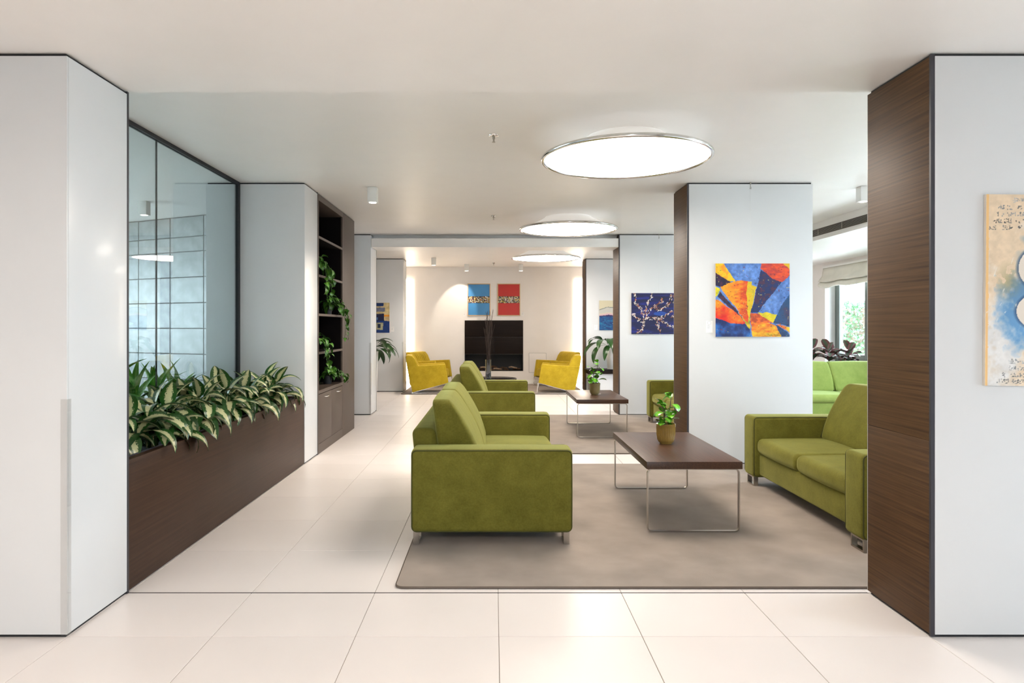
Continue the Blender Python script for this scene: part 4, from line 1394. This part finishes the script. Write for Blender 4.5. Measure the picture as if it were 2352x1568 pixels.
def art_branches(U, V):
    n1, n2 = fbm(U, V, 4, 3, 4.0), fbm(U, V, 20, 5)
    t = np.clip((n1 - 0.45) * 3, 0, 1)[..., None]
    rgb = np.array([4, 6, 70.0]) * (1 - t) + np.array([12, 30, 135.0]) * t
    rgb = mixc(rgb, ((U - 0.52) / 0.12) ** 2 + ((V - 0.5) / 0.05) ** 2 < 1, (15, 70, 160))
    rg = random.Random(2)
    asp = 0.87 / 0.64
    k_ = 1 / asp
    lines = [[(0.10, 1.0), (0.27, 0.9), (0.31, 0.7), (0.36, 0.55), (0.44, 0.42), (0.56, 0.33), (0.70, 0.25), (0.80, 0.1)],
             [(0.30, 0.55), (0.22, 0.36), (0.10, 0.25), (0.08, 0.0)],
             [(0.33, 0.5), (0.38, 0.33), (0.44, 0.15), (0.52, 0.0)],
             [(0.56, 0.40), (0.70, 0.40), (0.85, 0.33), (0.95, 0.18), (0.98, 0.02)],
             [(0.27, 0.72), (0.15, 0.62), (0.02, 0.5)],
             [(0.34, 0.62), (0.50, 0.60), (0.62, 0.62), (0.80, 0.72), (0.98, 0.82)],
             [(0.62, 0.60), (0.82, 0.55), (1.0, 0.42)], [(0.60, 0.66), (0.66, 0.85), (0.72, 0.98)],
             [(1.0, 0.6), (1.12, 0.5), (1.3, 0.4)], [(1.0, 0.2), (1.15, 0.3), (1.33, 0.2)], [(1.0, 0.8), (1.2, 0.9), (1.33, 0.75)]]
    cols = [(225, 205, 195), (240, 235, 230), (190, 130, 105), (160, 80, 45), (205, 175, 150), (120, 55, 40), (230, 215, 210)]
    for ln in lines:
        for a, b in zip(ln[:-1], ln[1:]):
            d_ = math.hypot(b[0] - a[0], b[1] - a[1])
            an = math.atan2(b[1] - a[1], b[0] - a[0])
            for i in range(int(d_ / 0.012) + 1):
                s = i / (d_ / 0.012 + 1)
                x = a[0] + (b[0] - a[0]) * s
                y = a[1] + (b[1] - a[1]) * s
                rgb = dab(rgb, U, V, x * k_, y, an, 0.02, 0.012, (14, 8, 14), asp)
            for i in range(int(d_ / 0.016) + 1):
                s = rg.random()
                x = a[0] + (b[0] - a[0]) * s + rg.gauss(0, 0.018)
                y = a[1] + (b[1] - a[1]) * s + rg.gauss(0, 0.022)
                rgb = dab(rgb, U, V, x * k_, y, an + rg.uniform(-0.9, 0.9), rg.uniform(0.014, 0.034), rg.uniform(0.006, 0.011), cols[rg.randrange(len(cols))], asp)
    for i in range(9):
        rgb = dab(rgb, U, V, (0.36 + 0.016 * i) * k_, 0.972 + rg.uniform(-.008, .008), rg.uniform(0.8, 2.2), 0.011, 0.003, (90, 100, 150), asp)
    return rgb * (0.88 + 0.24 * n2)[..., None]

def art_music(U, V):
    n1, n2, n3 = fbm(U, V, 3, 3), fbm(U, V, 9, 8), fbm(U, V, 40, 12)
    t = np.clip((n1 * 0.5 + n2 * 0.35 + n3 * 0.15 - 0.46 + 0.25 * (V - 0.45)) * 5, 0, 1)[..., None]
    rgb = np.array([240, 212, 178.0]) * (1 - t) + np.array([236, 232, 228.0]) * t
    rgb = rgb * (0.93 + 0.14 * n3)[..., None]
    X = U * 0.80
    Y = V * 0.845
    # blue shading around the figure
    b_ = np.zeros_like(X)
    for (cx, cy, rx, ry) in ((0.15, 0.43, 0.075, 0.075), (0.115, 0.54, 0.065, 0.075), (0.165, 0.63, 0.06, 0.075), (0.18, 0.28, 0.05, 0.03), (0.19, 0.20, 0.03, 0.02)):
        b_ = np.maximum(b_, np.clip(1.35 - np.hypot((X - cx) / rx, (Y - cy) / ry) + (n2 - 0.5) * 1.5 + (n3 - 0.5) * 1.1, 0, 1) * (1 if ry > 0.05 else 0.45))
    for (cx, cy) in ((0.45, 0.2), (0.6, 0.45), (0.62, 0.66)):
        b_ = np.maximum(b_, np.clip(1.2 - np.hypot((X - cx) / 0.12, (Y - cy) / 0.10) + (n2 - 0.5) * 0.9, 0, 1))
    b_ = b_ * 0.8
    col = np.array([62, 128, 185.0]) * (0.7 + 0.5 * n1)[..., None]
    rgb = rgb * (1 - b_[..., None]) + col * b_[..., None]
    olive = np.clip(1.1 - np.hypot((X - 0.10) / 0.06, (Y - 0.38) / 0.09), 0, 1) * (n3 > 0.47)
    rgb = mixc(rgb, olive * 0.65, (165, 155, 110))
    # pale instrument body made of two rounded lobes
    lobes = ((0.30, 0.325, 0.155, 0.115), (0.30, 0.515, 0.162, 0.10))
    for (cx, cy, rx, ry) in lobes:
        e_ = ((X - cx) / rx) ** 2 + ((Y - cy) / ry) ** 2
        rgb = mixc(rgb, np.clip((1.22 - e_) / 0.2, 0, 1) * 0.75, (25, 62, 105))
    for (cx, cy, rx, ry) in lobes:
        e_ = ((X - cx) / rx) ** 2 + ((Y - cy) / ry) ** 2
        rgb = mixc(rgb, (e_ < 1.0), (238, 224, 208))
    rg = random.Random(6)
    for (y, x0, dark) in ((0.025, 0.122, 130), (0.058, 0.06, 100), (0.087, 0.05, 100), (0.117, 0.035, 45), (0.146, 0.02, 60), (0.737, 0.11, 140), (0.767, 0.10, 130), (0.797, 0.08, 80), (0.824, 0.06, 70)):
        x = x0
        while x < 0.78:
            if rg.random() < 0.80:
                c = dark + rg.uniform(0, 70)
                for q in range(rg.randint(2, 4)):
                    px, py = x + rg.uniform(-.005, .005), y + rg.uniform(-.009, .009)
                    rgb = dab(rgb, U, V, px / 0.80, py / 0.845, 0.3, 0.0036, 0.0026, (c, c, c), 0.80 / 0.845)
                if rg.random() < 0.35:
                    rgb = mixc(rgb, (np.abs(X - x - 0.003) < 0.0014) & (Y > y - 0.010) & (Y < y + 0.007), (c, c, c))
                if rg.random() < 0.22:
                    rgb = mixc(rgb, (np.abs(Y - y - 0.009) < 0.0014) & (X > x - 0.003) & (X < x + 0.008), (c, c, c))
            x += rg.uniform(0.007, 0.014)
    # orange stripe along the left border
    rgb = mixc(rgb, (X > 0.001) & (X < 0.013 + 0.002 * (n3 - .5)), (250, 200, 130))
    scratch = (vnoise(U + 0.4 * V, V, 70, 26, 5) > 0.93) & (Y > 0.27) & (Y < 0.62)
    rgb = mixc(rgb, scratch * 0.6, (246, 240, 230))
    return rgb

def art_band(col, seed):
    def fn(U, V):
        rgb = np.zeros(U.shape + (3,)) + np.array(col, float)
        rgb = rgb * (0.96 + 0.08 * fbm(U, V, 3, seed))[..., None]
        m = (V > 0.39) & (V < 0.61)
        rgb = np.where(m[..., None], np.array([22, 16, 14.0]), rgb)
        rg = random.Random(seed)
        pal = [(240, 236, 225), (230, 225, 215), (200, 160, 60), (120, 75, 30), (215, 200, 170), (160, 40, 35), (40, 60, 45), (225, 205, 60), (60, 50, 45), (245, 245, 240)]
        for k in range(330):
            rgb = dab(rgb, U, V, rg.random(), rg.uniform(0.40, 0.60), rg.uniform(0, 3), rg.uniform(0.012, 0.024), rg.uniform(0.008, 0.013), pal[rg.randrange(len(pal))], 0.75)
        keep = (V < 0.385) | (V > 0.615)
        rgb = np.where(keep[..., None], np.array(col, float) * (0.96 + 0.08 * fbm(U, V, 3, seed))[..., None], rgb)
        return rgb
    return fn

def art_sea(U, V):
    n1, n2 = fbm(U, V, 4, 14), fbm(U, V, 16, 15, 2)
    wv = V + 0.05 * np.sin(5 * U) + 0.05 * (n1 - 0.5) * 2
    rgb = np.zeros(U.shape + (3,)) + np.array([224, 212, 178.0])
    rgb = mixc(rgb, (wv > 0.30) & (wv < 0.45), (205, 200, 190))
    rgb = mixc(rgb, np.abs(wv - 0.30) < 0.012, (120, 130, 125))
    rgb = mixc(rgb, (wv > 0.47) & (wv < 0.53), (225, 185, 190))
    rgb = mixc(rgb, (wv > 0.52) & (wv < 0.56), (60, 35, 90))
    t = np.clip((n2 - 0.4) * 3, 0, 1)[..., None]
    sea = np.array([10, 55, 120.0]) * (1 - t) + np.array([20, 120, 165.0]) * t
    rgb = np.where((wv > 0.56)[..., None], sea, rgb)
    rgb = mixc(rgb, ((U - 0.6) / 0.18) ** 2 + ((V - 0.78) / 0.05) ** 2 < n2 * 1.6, (130, 200, 205))
    return rgb

def art_harbour(U, V):
    u = U + 0.03 * (fbm(U, V, 8, 51) - 0.5)
    v = V + 0.03 * (fbm(U, V, 8, 52) - 0.5)
    n = fbm(U, V, 12, 53)
    rgb = np.zeros(U.shape + (3,)) + np.array([228, 205, 150.0])
    def r(x0, x1, y0, y1, c):
        nonlocal rgb
        rgb = mixc(rgb, (u > x0) & (u < x1) & (v > y0) & (v < y1), c)
    r(0.3, 0.8, 0.0, 0.12, (10, 50, 110)); r(0.45, 0.85, 0.16, 0.3, (120, 125, 150)); r(0.3, 1.0, 0.40, 0.47, (240, 150, 30))
    r(0.55, 0.82, 0.36, 0.60, (12, 20, 70)); r(0.0, 0.5, 0.3, 0.6, (60, 40, 90)); r(0.5, 0.62, 0.48, 0.58, (90, 130, 190))
    r(0.0, 1.1, 0.60, 1.1, (8, 55, 130)); r(0.55, 0.78, 0.66, 0.9, (190, 185, 150)); r(0.6, 0.70, 0.70, 0.84, (25, 45, 80))
    r(0.86, 1.1, 0.46, 0.60, (215, 185, 140)); r(0.1, 0.35, 0.65, 0.95, (70, 110, 170))
    return rgb * (0.8 + 0.4 * n)[..., None]

pa = canvas('abstract_painting', 'square abstract painting of orange, yellow and blue petal shapes', 2.592, ROW[1], 1.6485, 0.742, 0.733, (190, 190), art_abstract)
# the signature in the lower right corner
cu = bpy.data.curves.new('signature', 'FONT')
cu.body = 'Tade Ngmond'
cu.size = 0.026
cu.shear = 0.2
cu.space_character = 1.05
to = bpy.data.objects.new('signature_text', cu)
COL.objects.link(to)
me = bpy.data.meshes.new_from_object(to)
bpy.data.objects.remove(to)
me.materials.clear()
me.materials.append(M['black_ink'])
so = link('signature', me, None, pa)
so.location = (0.145, -0.0235, -0.357)
so.rotation_euler = (PI / 2, 0, 0)
canvas('blossom_painting', 'navy blue painting of white blossoming branches', 2.585, ROW[2], 1.5865, 0.87, 0.64, (240, 176), art_branches)
canvas('music_painting', 'cream and blue painting with music notes at the right edge', 2.572, ROW[0], 1.5415, 0.80, 0.845, (300, 316), art_music, thick=0.016, rot=math.radians(0.5))
canvas('framed_picture', 'blue picture with a band of coloured chips in a pale frame', -0.358, FY, 2.034, 0.515, 0.74, (90, 128), art_band((70, 150, 215), 5), thick=0.012, cat='picture', frame=(0.018, 0.03))
canvas('framed_picture', 'red picture with a band of coloured chips in a pale frame', 0.365, FY, 2.034, 0.515, 0.74, (90, 128), art_band((205, 25, 8), 8), thick=0.012, cat='picture', frame=(0.018, 0.03))
canvas('seascape_painting', 'pale seascape painting above the far right bench', 2.56, ROW[3], 1.623, 0.64, 0.63, (80, 80), art_sea)
canvas('harbour_painting', 'blue and ochre abstract painting on the farthest left pillar', -2.53, ROW[3], 1.572, 0.64, 0.637, (80, 80), art_harbour)

# small caption cards next to the pictures, with grey printed lines
def caption(label, cx, y, cz, w, h):
    T = thing('caption_card', label, 'caption card', (cx, y, cz), 0, 'caption cards beside the pictures')
    box('card', M['card'], -w / 2, w / 2, -0.0025, -0.0005, -h / 2, h / 2, T)
    pts = [(0.018 * w / 0.07 * math.cos(2 * PI * k / 20), -0.003, h * 0.33 + 0.018 * w / 0.07 * math.sin(2 * PI * k / 20)) for k in range(20)]
    MB().tube(pts, 0.0008, 4, closed=True).build('round_mark', M['ink'], T)
    m = MB()
    for k in range(5):
        m.box(-w * 0.3, w * (0.02 + 0.06 * (k % 3)), -0.0031, -0.0026, h * (0.12 - 0.07 * k), h * (0.12 - 0.07 * k) + 0.0016)
    m.build('printed_lines', M['ink'], T)
caption('white caption card left of the orange abstract painting', 2.165, ROW[1], 1.382, 0.068, 0.118)
caption('small caption card left of the blue framed picture', -0.705, FY, 1.68, 0.06, 0.10)
caption('small caption card right of the red framed picture', 0.705, FY, 1.69, 0.06, 0.10)
caption('small caption card right of the blue and ochre painting', -2.15, ROW[3], 1.33, 0.065, 0.11)
caption('small caption card left of the pale seascape painting', 2.17, ROW[3], 1.37, 0.065, 0.11)

# hooks and wires the pictures hang from
def hook(label, x, y, top, wire_to):
    T = thing('picture_hook', label, 'picture hook', (x, y, top), 0, 'picture hooks with wires')
    MB().tube([(0, -0.006, -0.012), (0, -0.006, -0.04), (0.006, -0.008, -0.052), (0.004, -0.008, -0.066), (-0.006, -0.008, -0.064), (-0.006, -0.008, -0.052)], 0.0028, 6).build('hook', M['steel'], T, smooth=180)
    box('clip', M['steel'], -0.006, 0.006, -0.010, -0.001, -0.014, -0.0, T)
    MB().tube([(0, -0.004, -0.06), (0, -0.004, wire_to - top)], 0.0006, 4).build('wire', M['white_metal'], T)
hook('metal picture hook above the orange abstract painting', 2.578, ROW[1], H2, 2.02)
hook('metal picture hook above the navy blossom painting', 2.585, ROW[2], H2, 1.91)
